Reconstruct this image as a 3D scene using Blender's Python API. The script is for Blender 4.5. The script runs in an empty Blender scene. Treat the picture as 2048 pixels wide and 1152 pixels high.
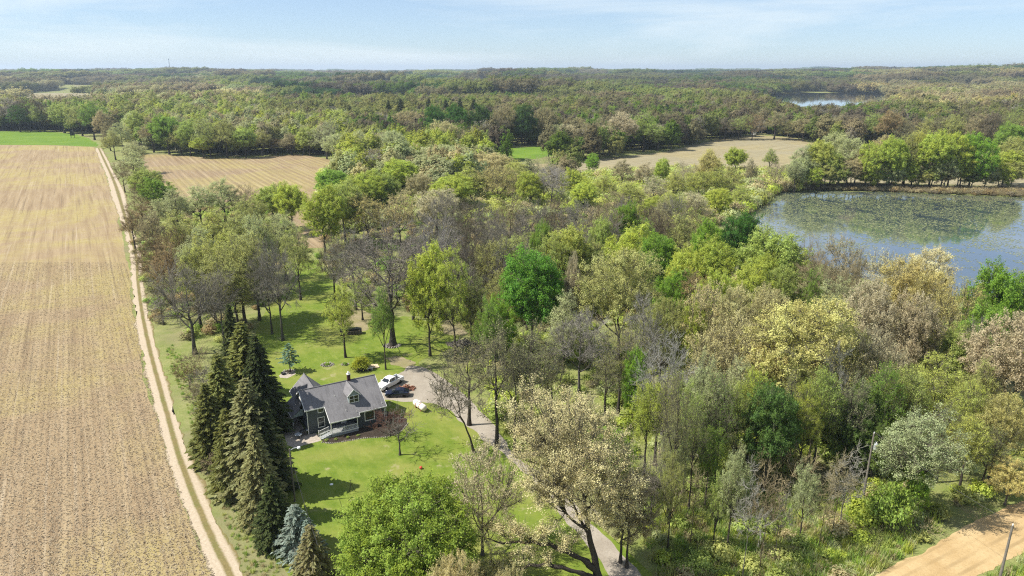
import bpy, bmesh, math, random
import numpy as np
from mathutils import Vector, Matrix

# ------------------------------------------------------------------ camera, sky, sun, exposure
sc = bpy.context.scene
CAM_H = 57.0
F_PX = 1024 / math.tan(math.radians(36))          # focal length in pixels of the 2048 wide photograph
HORIZON = 138
PITCH = math.atan((576 - HORIZON) / F_PX)
cam_d = bpy.data.cameras.new('camera'); cam = bpy.data.objects.new('camera', cam_d)
sc.collection.objects.link(cam); sc.camera = cam
cam.location = (0, 0, CAM_H); cam.rotation_euler = (math.pi / 2 - PITCH, 0, 0)
cam_d.sensor_width = 36; cam_d.lens = 36 * F_PX / 2048
cam_d.clip_start = 0.5; cam_d.clip_end = 90000

SUN_EL = math.radians(52); SUN_AZ = math.radians(-96)   # azimuth clockwise from +Y: light comes from the left
sun_dir = Vector((math.sin(SUN_AZ) * math.cos(SUN_EL), math.cos(SUN_AZ) * math.cos(SUN_EL), math.sin(SUN_EL)))
wd = bpy.data.worlds.new('World'); sc.world = wd; wd.use_nodes = True
nt = wd.node_tree; nt.nodes.clear()
out = nt.nodes.new('ShaderNodeOutputWorld'); bg = nt.nodes.new('ShaderNodeBackground')
sky = nt.nodes.new('ShaderNodeTexSky'); sky.sky_type = 'NISHITA'; sky.sun_disc = False
sky.sun_elevation = SUN_EL; sky.sun_rotation = SUN_AZ
sky.air_density = 0.8; sky.dust_density = 0.2; sky.ozone_density = 8.0; sky.altitude = 0
bg.inputs[1].default_value = 0.084
# thin high cloud: streaky noise on a flat layer above
tc = nt.nodes.new('ShaderNodeTexCoord'); mpw = nt.nodes.new('ShaderNodeMapping'); mpw.inputs['Scale'].default_value = (2.0, 2.0, 15); mpw.inputs['Location'].default_value = (1.7, 0.4, .3)
nt.links.new(tc.outputs['Generated'], mpw.inputs[0])
nz = nt.nodes.new('ShaderNodeTexNoise'); nz.inputs['Scale'].default_value = 1.0; nz.inputs['Detail'].default_value = 7
nz.inputs['Roughness'].default_value = 0.58; nz.inputs['Distortion'].default_value = 0.35
nt.links.new(mpw.outputs[0], nz.inputs['Vector'])
cr = nt.nodes.new('ShaderNodeMapRange'); cr.inputs[1].default_value = 0.46; cr.inputs[2].default_value = 0.66
cr.inputs[3].default_value = 0.26; cr.inputs[4].default_value = 0.8
nt.links.new(nz.outputs[0], cr.inputs[0])
mxw = nt.nodes.new('ShaderNodeMix'); mxw.data_type = 'RGBA'
mxw.inputs[7].default_value = (6.6, 7.3, 7.6, 1)
nt.links.new(cr.outputs[0], mxw.inputs[0]); nt.links.new(sky.outputs[0], mxw.inputs[6])
nt.links.new(mxw.outputs[2], bg.inputs[0]); nt.links.new(bg.outputs[0], out.inputs[0])

sun_d = bpy.data.lights.new('sun', 'SUN'); sun_d.energy = 5.0; sun_d.angle = math.radians(0.55); sun_d.color = (1.0, 0.96, 0.86)
sun = bpy.data.objects.new('sun', sun_d); sc.collection.objects.link(sun)
sun.rotation_euler = (-sun_dir).to_track_quat('-Z', 'Y').to_euler(); sun.location = (-200, 0, 300)
vs = sc.view_settings; vs.view_transform = 'Standard'; vs.look = 'None'; vs.gamma = 1; vs.use_curve_mapping = False; vs.exposure = 0.72
sc.cycles.max_bounces = 6; sc.cycles.diffuse_bounces = 3; sc.cycles.glossy_bounces = 2; sc.cycles.transmission_bounces = 3
sc.cycles.transparent_max_bounces = 6; sc.cycles.volume_bounces = 0
sc.cycles.use_denoising = False; sc.cycles.filter_width = 1.15
sc.cycles.caustics_reflective = False; sc.cycles.caustics_refractive = False

# ------------------------------------------------------------------ helpers
rng = np.random.default_rng(7); random.seed(7)
COL = sc.collection
SP, CP = math.sin(PITCH), math.cos(PITCH)
def at(px, py, z=0.0):
    """photo pixel (2048x1152) -> the point of that ray at height z"""
    dx = (px - 1024) / F_PX; dy = (576 - py) / F_PX
    d = np.array([dx, CP + dy * SP, -SP + dy * CP])
    t = (z - CAM_H) / d[2]
    return np.array([0, 0, CAM_H]) + t * d
def proj(x, y, z):
    z = z - CAM_H
    c = y * CP - z * SP; u = y * SP + z * CP
    return 1024 + F_PX * x / c, 576 - F_PX * u / c
def tag(o, label=None, cat=None, group=None, kind=None):
    if label: o['label'] = label
    if cat: o['category'] = cat
    if group: o['group'] = group
    if kind: o['kind'] = kind
    return o
def empty(name, loc, rz=0.0):
    o = bpy.data.objects.new(name, None); COL.objects.link(o)
    o.location = loc; o.rotation_euler = (0, 0, rz); o.empty_display_size = 0.3
    return o
def mesh_np(name, V, Q, mats=(), midx=None, attrs=None, smooth=False):
    """V (n,3), Q (m,k) all the same k"""
    V = np.asarray(V, np.float32).reshape(-1, 3); Q = np.asarray(Q, np.int32)
    me = bpy.data.meshes.new(name)
    m, k = Q.shape
    me.vertices.add(len(V)); me.vertices.foreach_set('co', V.ravel())
    me.loops.add(m * k); me.loops.foreach_set('vertex_index', Q.ravel())
    me.polygons.add(m); me.polygons.foreach_set('loop_start', np.arange(0, m * k, k, dtype=np.int32))
    for mt in mats: me.materials.append(mt)
    if midx is not None: me.polygons.foreach_set('material_index', np.asarray(midx, np.int32))
    if smooth: me.polygons.foreach_set('use_smooth', np.ones(m, bool))
    for n, (dom, typ, arr) in (attrs or {}).items():
        a = me.attributes.new(n, typ, dom)
        a.data.foreach_set('color' if typ == 'FLOAT_COLOR' else ('vector' if typ == 'FLOAT_VECTOR' else 'value'), np.asarray(arr, np.int32 if typ == 'INT' else np.float32).ravel())
    me.update(calc_edges=True)
    return me
def obj(name, me, parent=None, color=None):
    o = bpy.data.objects.new(name, me); COL.objects.link(o)
    if parent is not None: o.parent = parent
    if color is not None: o.color = (*color, 1)
    return o
class MB:
    """collects simple solids into one mesh"""
    def __init__(s): s.v = []; s.f = []
    def poly(s, pts, faces):
        b = len(s.v); s.v += [tuple(map(float, p)) for p in pts]; s.f += [tuple(b + i for i in f) for f in faces]; return s
    def box(s, x0, x1, y0, y1, z0, z1):
        p = [(x0, y0, z0), (x1, y0, z0), (x1, y1, z0), (x0, y1, z0), (x0, y0, z1), (x1, y0, z1), (x1, y1, z1), (x0, y1, z1)]
        return s.poly(p, [(3, 2, 1, 0), (4, 5, 6, 7), (0, 1, 5, 4), (1, 2, 6, 5), (2, 3, 7, 6), (3, 0, 4, 7)])
    def prism(s, pts, vec):
        """closed prism: polygon pts swept along vec"""
        n = len(pts); q = [tuple(np.add(p, vec)) for p in pts]
        return s.poly(list(pts) + q, [tuple(range(n - 1, -1, -1)), tuple(range(n, 2 * n))] + [(i, (i + 1) % n, n + (i + 1) % n, n + i) for i in range(n)])
    def slab(s, quad, th):
        return s.prism(quad, (0, 0, -th))
    def tube(s, pts, rad, n=8, caps=True):
        pts = [np.array(p, float) for p in pts]; rad = rad if hasattr(rad, '__len__') else [rad] * len(pts)
        b = len(s.v)
        for i, p in enumerate(pts):
            d = (pts[min(i + 1, len(pts) - 1)] - pts[max(i - 1, 0)]); d /= (np.linalg.norm(d) + 1e-9)
            a = np.cross(d, (0, 0, 1) if abs(d[2]) < .9 else (1, 0, 0)); a /= np.linalg.norm(a); c = np.cross(d, a)
            for k in range(n):
                t = 2 * math.pi * k / n
                s.v.append(tuple(p + rad[i] * (math.cos(t) * a + math.sin(t) * c)))
        for i in range(len(pts) - 1):
            for k in range(n):
                s.f.append((b + i * n + k, b + i * n + (k + 1) % n, b + (i + 1) * n + (k + 1) % n, b + (i + 1) * n + k))
        if caps:
            s.f.append(tuple(b + k for k in range(n - 1, -1, -1))); e = b + (len(pts) - 1) * n; s.f.append(tuple(e + k for k in range(n)))
        return s
    def lathe(s, prof, n=12, c=(0, 0, 0)):
        b = len(s.v)
        for r, z in prof:
            for k in range(n):
                t = 2 * math.pi * k / n; s.v.append((c[0] + r * math.cos(t), c[1] + r * math.sin(t), c[2] + z))
        for i in range(len(prof) - 1):
            for k in range(n): s.f.append((b + i * n + k, b + i * n + (k + 1) % n, b + (i + 1) * n + (k + 1) % n, b + (i + 1) * n + k))
        s.f.append(tuple(b + k for k in range(n - 1, -1, -1))); e = b + (len(prof) - 1) * n; s.f.append(tuple(e + k for k in range(n)))
        return s
    def build(s, name, mat, parent=None, smooth=False, bevel=0):
        me = bpy.data.meshes.new(name); me.from_pydata(s.v, [], s.f); me.update()
        bm = bmesh.new(); bm.from_mesh(me); bmesh.ops.recalc_face_normals(bm, faces=bm.faces)
        if bevel: bmesh.ops.bevel(bm, geom=[e for e in bm.edges if len(e.link_faces) == 2 and e.calc_face_angle(0) > .5], offset=bevel, segments=1, affect='EDGES')
        bm.to_mesh(me); bm.free()
        me.materials.append(mat)
        if smooth: me.polygons.foreach_set('use_smooth', np.ones(len(me.polygons), bool))
        return obj(name, me, parent)

# ------------------------------------------------------------------ materials
class NT:
    def __init__(s, name):
        s.m = bpy.data.materials.new(name); s.m.use_nodes = True; s.t = s.m.node_tree; s.t.nodes.clear()
        s.o = s.n('ShaderNodeOutputMaterial')
    def n(s, t, **kw):
        d = s.t.nodes.new(t)
        for k, v in kw.items(): setattr(d, k, v)
        return d
    def l(s, a, b): s.t.links.new(a, b)
    def put(s, sock, v):
        if hasattr(v, 'is_linked') or hasattr(v, 'node'): s.l(v, sock)
        else: sock.default_value = v
    def coords(s, scale=(1, 1, 1), rot=(0, 0, 0), kind='Object', loc=(0, 0, 0)):
        c = s.n('ShaderNodeTexCoord'); mp = s.n('ShaderNodeMapping'); mp.inputs['Scale'].default_value = scale; mp.inputs['Rotation'].default_value = rot; mp.inputs['Location'].default_value = loc
        s.l(c.outputs[kind], mp.inputs[0])
        if rot != (0, 0, 0) and scale != (1, 1, 1):      # turn first, stretch afterwards
            mp.inputs['Scale'].default_value = (1, 1, 1); m2 = s.n('ShaderNodeMapping'); m2.inputs['Scale'].default_value = scale; s.l(mp.outputs[0], m2.inputs[0]); return m2.outputs[0]
        return mp.outputs[0]
    def noise(s, vec, scale, detail=4, rough=.55, dist=0):
        d = s.n('ShaderNodeTexNoise'); s.l(vec, d.inputs['Vector']); d.inputs['Scale'].default_value = scale; d.inputs['Detail'].default_value = detail
        d.inputs['Roughness'].default_value = rough; d.inputs['Distortion'].default_value = dist; return d.outputs[0]
    def rng(s, v, a, b, c=0, d=1):
        m = s.n('ShaderNodeMapRange'); s.l(v, m.inputs[0])
        for i, x in enumerate((a, b, c, d)): m.inputs[1 + i].default_value = x
        return m.outputs[0]
    def mix(s, f, a, b, mode='MIX'):
        m = s.n('ShaderNodeMix', data_type='RGBA', blend_type=mode); s.put(m.inputs[0], f)
        for k, v in ((6, a), (7, b)): s.put(m.inputs[k], (*v, 1) if isinstance(v, tuple) and len(v) == 3 else v)
        return m.outputs[2]
    def math(s, op, a, b=0.0):
        m = s.n('ShaderNodeMath', operation=op); s.put(m.inputs[0], a); s.put(m.inputs[1], b); return m.outputs[0]
    def bsdf(s, col, rough=.8, spec=.3, metal=0.0, bump=None, bstr=.3, bdist=.05, k=.66):
        col = s.mix(1.0, col, (k, k, k), 'MULTIPLY')
        p = s.n('ShaderNodeBsdfPrincipled'); s.put(p.inputs['Base Color'], (*col, 1) if isinstance(col, tuple) and len(col) == 3 else col)
        s.put(p.inputs['Roughness'], rough); p.inputs['Specular IOR Level'].default_value = spec; s.put(p.inputs['Metallic'], metal)
        if bump is not None:
            b = s.n('ShaderNodeBump'); b.inputs['Strength'].default_value = bstr; b.inputs['Distance'].default_value = bdist; s.l(bump, b.inputs['Height']); s.l(b.outputs[0], p.inputs['Normal'])
        return p.outputs[0]
    def end(s, sh): s.l(sh, s.o.inputs[0]); return s.m
def simple(name, col, rough=.6, spec=.4, metal=0.0, vary=.12, scale=3.0, bump=0.0):
    t = NT(name); c = t.coords(); n = t.noise(c, scale, 5)
    col2 = t.mix(t.rng(n, .3, .7), tuple(x * (1 - vary) for x in col), tuple(min(1, x * (1 + vary)) for x in col))
    return t.end(t.bsdf(col2, rough, spec, metal, bump=n if bump else None, bstr=bump, k=1.0 if max(col) > .5 else .7))
M = {}

# ------------------------------------------------------------------ terrain
def sstep(a, b, x):
    t = np.clip((x - a) / (b - a), 0, 1); return t * t * (3 - 2 * t)
LAKE_C = at(1655, 196); FARF_C = at(80, 191)
def hgt(x, y):
    x = np.asarray(x, float); y = np.asarray(y, float)
    r = np.hypot(x, y); az = np.degrees(np.arctan2(x, y))
    n = .75 * np.sin(y * .0098 + 1.1 * np.sin(x * .0031 + .6) + .5) + .45 * np.sin(x * .0071 + 1.3) * np.sin(y * .0053 + .4) + .25 * np.sin(x * .013 - y * .009)
    dl = np.hypot(x - LAKE_C[0], y - LAKE_C[1]); df = np.hypot(x - FARF_C[0], y - FARF_C[1]); flat = (1 - np.exp(-(dl / 620) ** 6)) * (1 - np.exp(-(df / 480) ** 6))
    z = sstep(880, 1180, r) * 17.0 * n
    for c, w, d_ in ((LAKE_C, 9.0, dl), (FARF_C, 7.0, df)):          # low ground in front of the lake and of the far field
        a0 = math.degrees(math.atan2(c[0], c[1])); m = np.exp(-((az - a0) / w) ** 4) * (1 - sstep(-100, 200, r - math.hypot(c[0], c[1]))); z = z * (1 - m) + m * np.minimum(z, -2.0) * sstep(880, 1180, r)
    z = z * flat
    z += sstep(1900, 3600, r) * (1 - sstep(6000, 9000, r)) * (9 + 9 * np.sin(az * .21 + .8) + 14 * sstep(8, 26, az)) * flat
    z += sstep(7000, 11000, r) * (20 + 14 * np.sin(az * .33 + 2) + 9 * np.sin(az * .9) + 60 * sstep(12, 34, az))
    return z

def t_floor():
    t = NT('forest_floor'); c = t.coords()
    big = t.noise(c, .035, 5, .6); mid = t.noise(c, .35, 5, .65); fine = t.noise(c, 2.6, 4, .7)
    a = t.mix(t.rng(mid, .35, .68), (.27, .33, .085), (.44, .43, .18))
    b = t.mix(t.rng(fine, .3, .7), (.26, .205, .125), (.46, .38, .26))
    col = t.mix(t.rng(big, .48, .70), a, b)
    col = t.mix(t.rng(fine, .25, .8, 0, .5), col, (.10, .12, .035))
    return t.end(t.bsdf(col, .95, .1, bump=fine, bstr=.5, bdist=.2))
M['floor'] = t_floor()
def t_lawn():
    t = NT('lawn_grass'); c = t.coords(); rot = t.coords(scale=(1, .25, 1), rot=(0, 0, math.radians(-31)))
    big = t.noise(c, .09, 4, .6); mid = t.noise(c, .55, 5, .65); fine = t.noise(c, 5.0, 3, .7); st = t.noise(rot, .9, 3, .6)
    col = t.mix(t.rng(mid, .3, .72), (.145, .225, .022), (.285, .350, .052))
    col = t.mix(t.rng(big, .46, .66, 0, .8), col, (.38, .365, .10))
    col = t.mix(t.rng(st, .52, .75, 0, .45), col, (.44, .46, .12))
    col = t.mix(t.rng(fine, .2, .8, 0, .45), col, (.11, .19, .02))
    d = t.noise(c, .21, 6, .7); col = t.mix(t.rng(d, .60, .70, 0, .75), col, (.50, .42, .26))
    return t.end(t.bsdf(col, .9, .15, bump=fine, bstr=.4, bdist=.08))
M['lawn'] = t_lawn()
def t_green():
    t = NT('green_crop'); c = t.coords(); n = t.noise(c, .05, 4); f = t.noise(c, .8, 3)
    col = t.mix(t.rng(n, .35, .65), (.17, .29, .035), (.24, .36, .045)); col = t.mix(t.rng(f, .3, .8, 0, .4), col, (.05, .13, .012))
    d = t.noise(c, .018, 3); col = t.mix(t.rng(d, .66, .72, 0, .7), col, (.24, .15, .07))
    return t.end(t.bsdf(col, .95, .1))
M['green_crop'] = t_green()
ROW_AZ = -31.0; FIELD2_AZ = -31.0
def t_stubble(name, row_m, az, warm, strength, lo=(.34, .240, .142), hi=(.48, .360, .215)):
    """stubble rows run along the compass azimuth az; row_m is the row spacing that shows"""
    t = NT(name); c = t.coords(); rr = math.radians(az)
    r = t.coords(rot=(0, 0, rr))              # x across the rows, y along them
    s = t.n('ShaderNodeSeparateXYZ'); t.l(r, s.inputs[0])
    warp = t.noise(c, .12, 3); u = t.math('ADD', s.outputs[0], t.math('MULTIPLY', t.math('SUBTRACT', warp, .5), .35))
    row = t.math('SINE', t.math('MULTIPLY', u, 2 * math.pi / row_m)); row = t.rng(row, -1, 1)
    wide = t.math('SINE', t.math('MULTIPLY', u, 2 * math.pi / (row_m * 6.1))); wide = t.rng(wide, .5, 1)
    stre = t.noise(t.coords(rot=(0, 0, rr), scale=(1, .05, 1)), .45, 4, .65); rows = t.noise(t.coords(rot=(0, 0, rr), scale=(1, .012, 1)), 1.25, 3, .6)
    big = t.noise(c, .017, 5, .62, .4); fine = t.noise(c, 2.3, 4, .75); spk = t.noise(c, 5.5, 2, .6); med = t.noise(c, .35, 4, .7)
    base = t.mix(t.rng(stre, .35, .65), lo, hi)
    gold = t.mix(t.rng(med, .3, .7), (.42, .33, .115), (.52, .43, .205))
    goldm = t.math('MULTIPLY', t.rng(big, .44, .56), t.rng(stre, .3, .6, .35, 1))
    col = t.mix(goldm if warm else t.math('MULTIPLY', goldm, .5), base, gold)
    col = t.mix(t.math('MULTIPLY', row, strength), col, (.15, .105, .07)); col = t.mix(t.rng(rows, .44, .30, 0, .55), col, (.17, .12, .08)); col = t.mix(t.rng(rows, .58, .74, 0, .5), col, (.66, .55, .40))
    col = t.mix(t.math('MULTIPLY', t.math('MULTIPLY', wide, .16), t.rng(med, .4, .7)), col, (.62, .52, .38))
    col = t.mix(t.rng(fine, .45, .25, 0, .8), col, (.15, .105, .075))
    col = t.mix(t.rng(spk, .58, .72, 0, .8), col, (.60, .49, .33))
    gr = t.noise(c, .06, 5, .7); col = t.mix(t.rng(gr, .68, .78, 0, .5), col, (.20, .23, .06))
    return t.end(t.bsdf(col, .95, .1, bump=fine, bstr=.5, bdist=.08))
M['stubble'] = t_stubble('stubble_soil', .92, ROW_AZ, True, .0)
M['stubble_rows'] = t_stubble('stubble_soil_rows', 3.4, FIELD2_AZ, True, .30)
M['stubble_pale'] = t_stubble('stubble_soil_pale', 5.0, 48, False, .10, (.33, .285, .17), (.45, .40, .255))
def t_gravel(name, a, b, dark, rut=False):
    t = NT(name); c = t.coords(); big = t.noise(c, .25, 5, .6); fine = t.noise(c, 3.2, 5, .75); sp_ = t.noise(c, 9, 2)
    col = t.mix(t.rng(big, .35, .65), a, b); col = t.mix(t.rng(fine, .52, .3, 0, .5), col, dark); col = t.mix(t.rng(sp_, .55, .75, 0, .4), col, tuple(min(1, x * 1.35) for x in b))
    if rut:
        at_ = t.n('ShaderNodeAttribute', attribute_name='across'); w = t.math('SINE', t.math('MULTIPLY', at_.outputs['Fac'], 13.0))
        m = t.math('MULTIPLY', t.rng(w, .2, .9), t.rng(t.noise(c, .18, 3), .3, .7)); col = t.mix(t.math('MULTIPLY', m, .6), col, tuple(x * .62 for x in a))
    return t.end(t.bsdf(col, .95, .12, bump=fine, bstr=.5, bdist=.05))
M['gravel'] = t_gravel('driveway_gravel', (.39, .335, .27), (.51, .45, .375), (.24, .195, .15))
M['road'] = t_gravel('road_dirt', (.56, .385, .19), (.70, .515, .28), (.40, .265, .12), True)
def t_track():
    t = NT('sand_track'); c = t.coords(); a = t.n('ShaderNodeAttribute', attribute_name='across').outputs['Fac']
    w = t.noise(c, .28, 5, .7); fine = t.noise(c, 2.6, 4, .7)
    d = t.math('ABSOLUTE', t.math('SUBTRACT', t.math('ABSOLUTE', t.math('ADD', a, t.math('MULTIPLY', t.math('SUBTRACT', w, .5), .26))), .56))
    d = t.math('ADD', d, t.math('MULTIPLY', t.math('SUBTRACT', fine, .5), .40))
    d = t.math('ADD', d, t.rng(a, -.2, .2, -.04, .06))
    rut = t.rng(d, .42, .24)
    grass = t.mix(t.rng(fine, .3, .7), (.21, .165, .070), (.34, .27, .12)); grass = t.mix(t.rng(w, .45, .65, 0, .6), grass, (.19, .21, .06))
    sand = t.mix(t.rng(fine, .3, .7), (.52, .41, .29), (.70, .59, .45))
    return t.end(t.bsdf(t.mix(rut, grass, sand), .95, .1, bump=fine, bstr=.4, bdist=.06))
M['track'] = t_track()
def t_water():
    t = NT('pond_water'); c = t.coords(); n = t.noise(c, 1.4, 3)
    p = t.n('ShaderNodeBsdfPrincipled'); p.inputs['Base Color'].default_value = (.05, .07, .085, 1); p.inputs['Roughness'].default_value = .045; p.inputs['IOR'].default_value = 1.333
    p.inputs['Specular IOR Level'].default_value = .9; p.inputs['Coat Weight'].default_value = .9; p.inputs['Coat Roughness'].default_value = .04; p.inputs['Coat IOR'].default_value = 1.4
    b = t.n('ShaderNodeBump'); b.inputs['Strength'].default_value = .05; b.inputs['Distance'].default_value = .05; t.l(n, b.inputs['Height']); t.l(b.outputs[0], p.inputs['Normal'])
    return t.end(p.outputs[0])
M['water'] = t_water()
M['concrete'] = simple('concrete_slab', (.50, .43, .36), .9, .2, vary=.18, scale=2.2, bump=.2)
def t_mulch():
    t = NT('bark_mulch'); c = t.coords(); f = t.noise(c, 7, 4, .8); b = t.noise(c, .8, 3)
    col = t.mix(t.rng(f, .35, .7), (.035, .027, .021), (.10, .075, .058)); col = t.mix(t.rng(b, .5, .7, 0, .4), col, (.13, .10, .075))
    return t.end(t.bsdf(col, .95, .1, bump=f, bstr=.6, bdist=.06))
M['mulch'] = t_mulch()
M['litter'] = t_gravel('leaf_litter', (.30, .27, .12), (.42, .345, .22), (.17, .17, .06))
M['weeds'] = t_floor(); M['weeds'].name = 'rough_grass'

# ground sheet: polar grid round the viewpoint out past the horizon
def ground():
    rr = np.concatenate([[0], np.geomspace(25, 23000, 150)]); na = 240
    ang = np.linspace(0, 2 * np.pi, na, endpoint=False)
    R, A = np.meshgrid(rr[1:], ang, indexing='ij')
    X = R * np.sin(A); Y = R * np.cos(A); Z = hgt(X, Y)
    V = np.concatenate([[[0, 0, 0]], np.stack([X, Y, Z], -1).reshape(-1, 3)])
    i, k = np.meshgrid(np.arange(len(rr) - 2), np.arange(na), indexing='ij'); k2 = (k + 1) % na
    Q = np.stack([1 + i * na + k, 1 + (i + 1) * na + k, 1 + (i + 1) * na + k2, 1 + i * na + k2], -1).reshape(-1, 4)[:, ::-1]
    k = np.arange(na); T = np.stack([np.zeros(na, int), 1 + k, 1 + (k + 1) % na, 1 + (k + 1) % na], -1)
    me = mesh_np('ground', V, Q, [M['floor']], smooth=True)
    bm = bmesh.new(); bm.from_mesh(me); bm.verts.ensure_lookup_table()
    for a in range(na): bm.faces.new((bm.verts[0], bm.verts[1 + (a + 1) % na], bm.verts[1 + a]))
    bmesh.ops.recalc_face_normals(bm, faces=bm.faces); bm.to_mesh(me); bm.free()
    return tag(obj('ground', me), 'rough grass and leaf litter ground running out to the horizon', None, None, 'structure')
ground()

def smooth_noise1(n, seed, k=6):
    r = np.random.default_rng(seed); a = r.normal(size=n + 2 * k); ker = np.hanning(2 * k + 1); ker /= ker.sum()
    b = np.convolve(a, ker, 'same')[k:k + n]; return b / (b.std() + 1e-9)
def resample(P, step, closed=True):
    P = np.asarray(P, float); Pn = np.vstack([P, P[:1]]) if closed else P
    seg = np.linalg.norm(np.diff(Pn, axis=0), axis=1); s = np.concatenate([[0], np.cumsum(seg)]); n = max(3, int(s[-1] / step))
    tt = np.linspace(0, s[-1], n, endpoint=not closed)
    return np.stack([np.interp(tt, s, Pn[:, i]) for i in range(Pn.shape[1])], -1)
def catmull(P, n=8):
    P = np.asarray(P, float); Q = np.vstack([2 * P[0] - P[1], P, 2 * P[-1] - P[-2]]); o = []
    for i in range(1, len(Q) - 2):
        for t in np.linspace(0, 1, n, endpoint=False):
            a, b, c, d = Q[i - 1:i + 3]; o.append(.5 * (2 * b + (c - a) * t + (2 * a - 5 * b + 4 * c - d) * t * t + (3 * b - a - 3 * c + d) * t ** 3))
    o.append(P[-1]); return np.array(o)
def patch(name, px, z, mat, label, step=2.0, jit=.6, seed=1, pts=None, kind='structure'):
    P = np.array([at(*p)[:2] for p in px]) if pts is None else np.asarray(pts, float)
    R = resample(P, step)
    d = np.roll(R, -1, 0) - np.roll(R, 1, 0); nrm = np.stack([d[:, 1], -d[:, 0]], -1); nrm /= np.linalg.norm(nrm, axis=1, keepdims=True) + 1e-9
    R = R + nrm * (jit * (smooth_noise1(len(R), seed, 2) * .6 + smooth_noise1(len(R), seed + 9, 7) * .7))[:, None]
    area = np.sum(R[:, 0] * np.roll(R[:, 1], -1) - np.roll(R[:, 0], -1) * R[:, 1])
    if area < 0: R = R[::-1]
    me = bpy.data.meshes.new(name); zz = hgt(R[:, 0], R[:, 1]) + z
    me.from_pydata([(a, b, c) for (a, b), c in zip(R, zz)], [], [tuple(range(len(R)))]); me.materials.append(mat); me.update()
    return tag(obj(name, me), label, None, None, kind)
def ribbon(name, P, width, z, mat, label, jit=.25, seed=3, strips=8):
    P = resample(catmull(P), .8, False); n = len(P)
    d = np.gradient(P, axis=0); nrm = np.stack([d[:, 1], -d[:, 0]], -1); nrm /= np.linalg.norm(nrm, axis=1, keepdims=True)
    w = np.interp(np.linspace(0, 1, n), np.linspace(0, 1, len(width)), width) if hasattr(width, '__len__') else np.full(n, width)
    ac = np.linspace(-1, 1, strips + 1); V = np.zeros((n, strips + 1, 3))
    for j, a in enumerate(ac):
        off = a * w / 2 + (jit * (smooth_noise1(n, seed + j, 1) * .5 + smooth_noise1(n, seed + j + 30, 4)) if j in (0, strips) else 0)
        V[:, j, :2] = P + nrm * off[:, None]; V[:, j, 2] = z
    i, j = np.meshgrid(np.arange(n - 1), np.arange(strips), indexing='ij'); b = i * (strips + 1) + j
    Q = np.stack([b, b + 1, b + strips + 2, b + strips + 1], -1).reshape(-1, 4)
    me = mesh_np(name, V, Q, [mat], attrs={'across': ('POINT', 'FLOAT', np.tile(ac, n))})
    return tag(obj(name, me), label, None, None, 'structure')

# polygons seen in the photograph, as pixels (also used to keep woodland off them)
PX = dict(
  field=[(430, 1152), (383, 1045), (340, 920), (308, 800), (284, 700), (268, 620), (258, 555), (250, 490), (236, 430), (222, 385), (210, 345), (198, 312), (190, 294), (90, 290.5), (0, 290), (-110, 289.5), (-420, 330), (-1500, 480), (-1500, 1152), (-700, 2000), (620, 2000)],
  green=[(-110, 263.5), (0, 262.5), (90, 263), (150, 268), (185, 280), (197, 293), (190, 293.6), (90, 290), (0, 289.5), (-110, 289)],
  far=[(-200, 187), (60, 187), (130, 186.5), (178, 187), (172, 192), (110, 203), (60, 203), (-200, 196)],
  field2=[(270, 309), (340, 309), (420, 315), (500, 316), (590, 309), (650, 316), (700, 338), (690, 372), (645, 400), (640, 440), (652, 497), (585, 497), (590, 440), (560, 415), (440, 412), (330, 398), (300, 345)],
  field3=[(1000, 332), (1110, 326), (1200, 318), (1330, 304), (1390, 290), (1440, 278), (1510, 270), (1580, 275), (1640, 290), (1800, 315), (2048, 336), (2400, 350), (2400, 380), (2048, 374), (1900, 368), (1620, 362), (1480, 356), (1330, 352), (1180, 350), (1060, 345)],
  meadow=[(955, 303), (1010, 297), (1090, 292), (1125, 297), (1130, 306), (1080, 318), (1020, 322), (960, 314)],
  pond=[(1502, 422), (1530, 404), (1556, 385), (1640, 381), (1760, 384), (1900, 389), (2048, 395), (2300, 402), (2400, 620), (2048, 604), (1850, 585), (1700, 552), (1570, 505), (1500, 450)],
  lake=[(1525, 193), (1556, 187.5), (1650, 186.3), (1740, 186.6), (1774, 187.5), (1778, 198), (1765, 207), (1700, 217), (1600, 217), (1560, 209), (1535, 200)],
  lawn=[(590, 520), (638, 520), (665, 560), (690, 598), (760, 625), (850, 640), (905, 655), (925, 680), (880, 712), (840, 728), (905, 765), (955, 805), (1010, 850), (1050, 905), (1100, 960), (1180, 1040), (1290, 1150), (1330, 1260), (1200, 1500), (700, 1500), (600, 1200), (560, 1100), (548, 960), (520, 800), (505, 700), (520, 640), (560, 590)],
)
patch('stubble_field', PX['field'], .012, M['stubble'], 'wide harvested stubble field, tan with golden weedy patches, beside the sandy track', 3, .4, 11)
patch('green_field', PX['green'], .03, M['green_crop'], 'bright green crop strip beyond the wide stubble field', 4, 1.0, 12)
patch('far_field', PX['far'], .5, M['stubble_pale'], 'pale bare field far off between woods', 10, 3, 13)
patch('small_stubble_field', PX['field2'], .02, M['stubble_rows'], 'smaller tan stubble field with curved rows enclosed by trees', 3, .8, 14)
patch('tan_pasture', PX['field3'], .02, M['stubble_pale'], 'dry tan pasture on the rise behind the pond', 4, 1.2, 15)
patch('green_meadow', PX['meadow'], .03, M['green_crop'], 'small green meadow at the foot of the dark woods', 4, 1.5, 16)
patch('pond', PX['pond'], .02, M['water'], 'blue pond with lily pads reflecting the trees', 3, .8, 17)
patch('far_lake', PX['lake'], .8, M['water'], 'distant lake with marshy edge among the woods', 8, 3, 18)
patch('lawn', PX['lawn'], .014, M['lawn'], 'mown green lawn round the grey house', 1.5, .5, 19)
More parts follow.
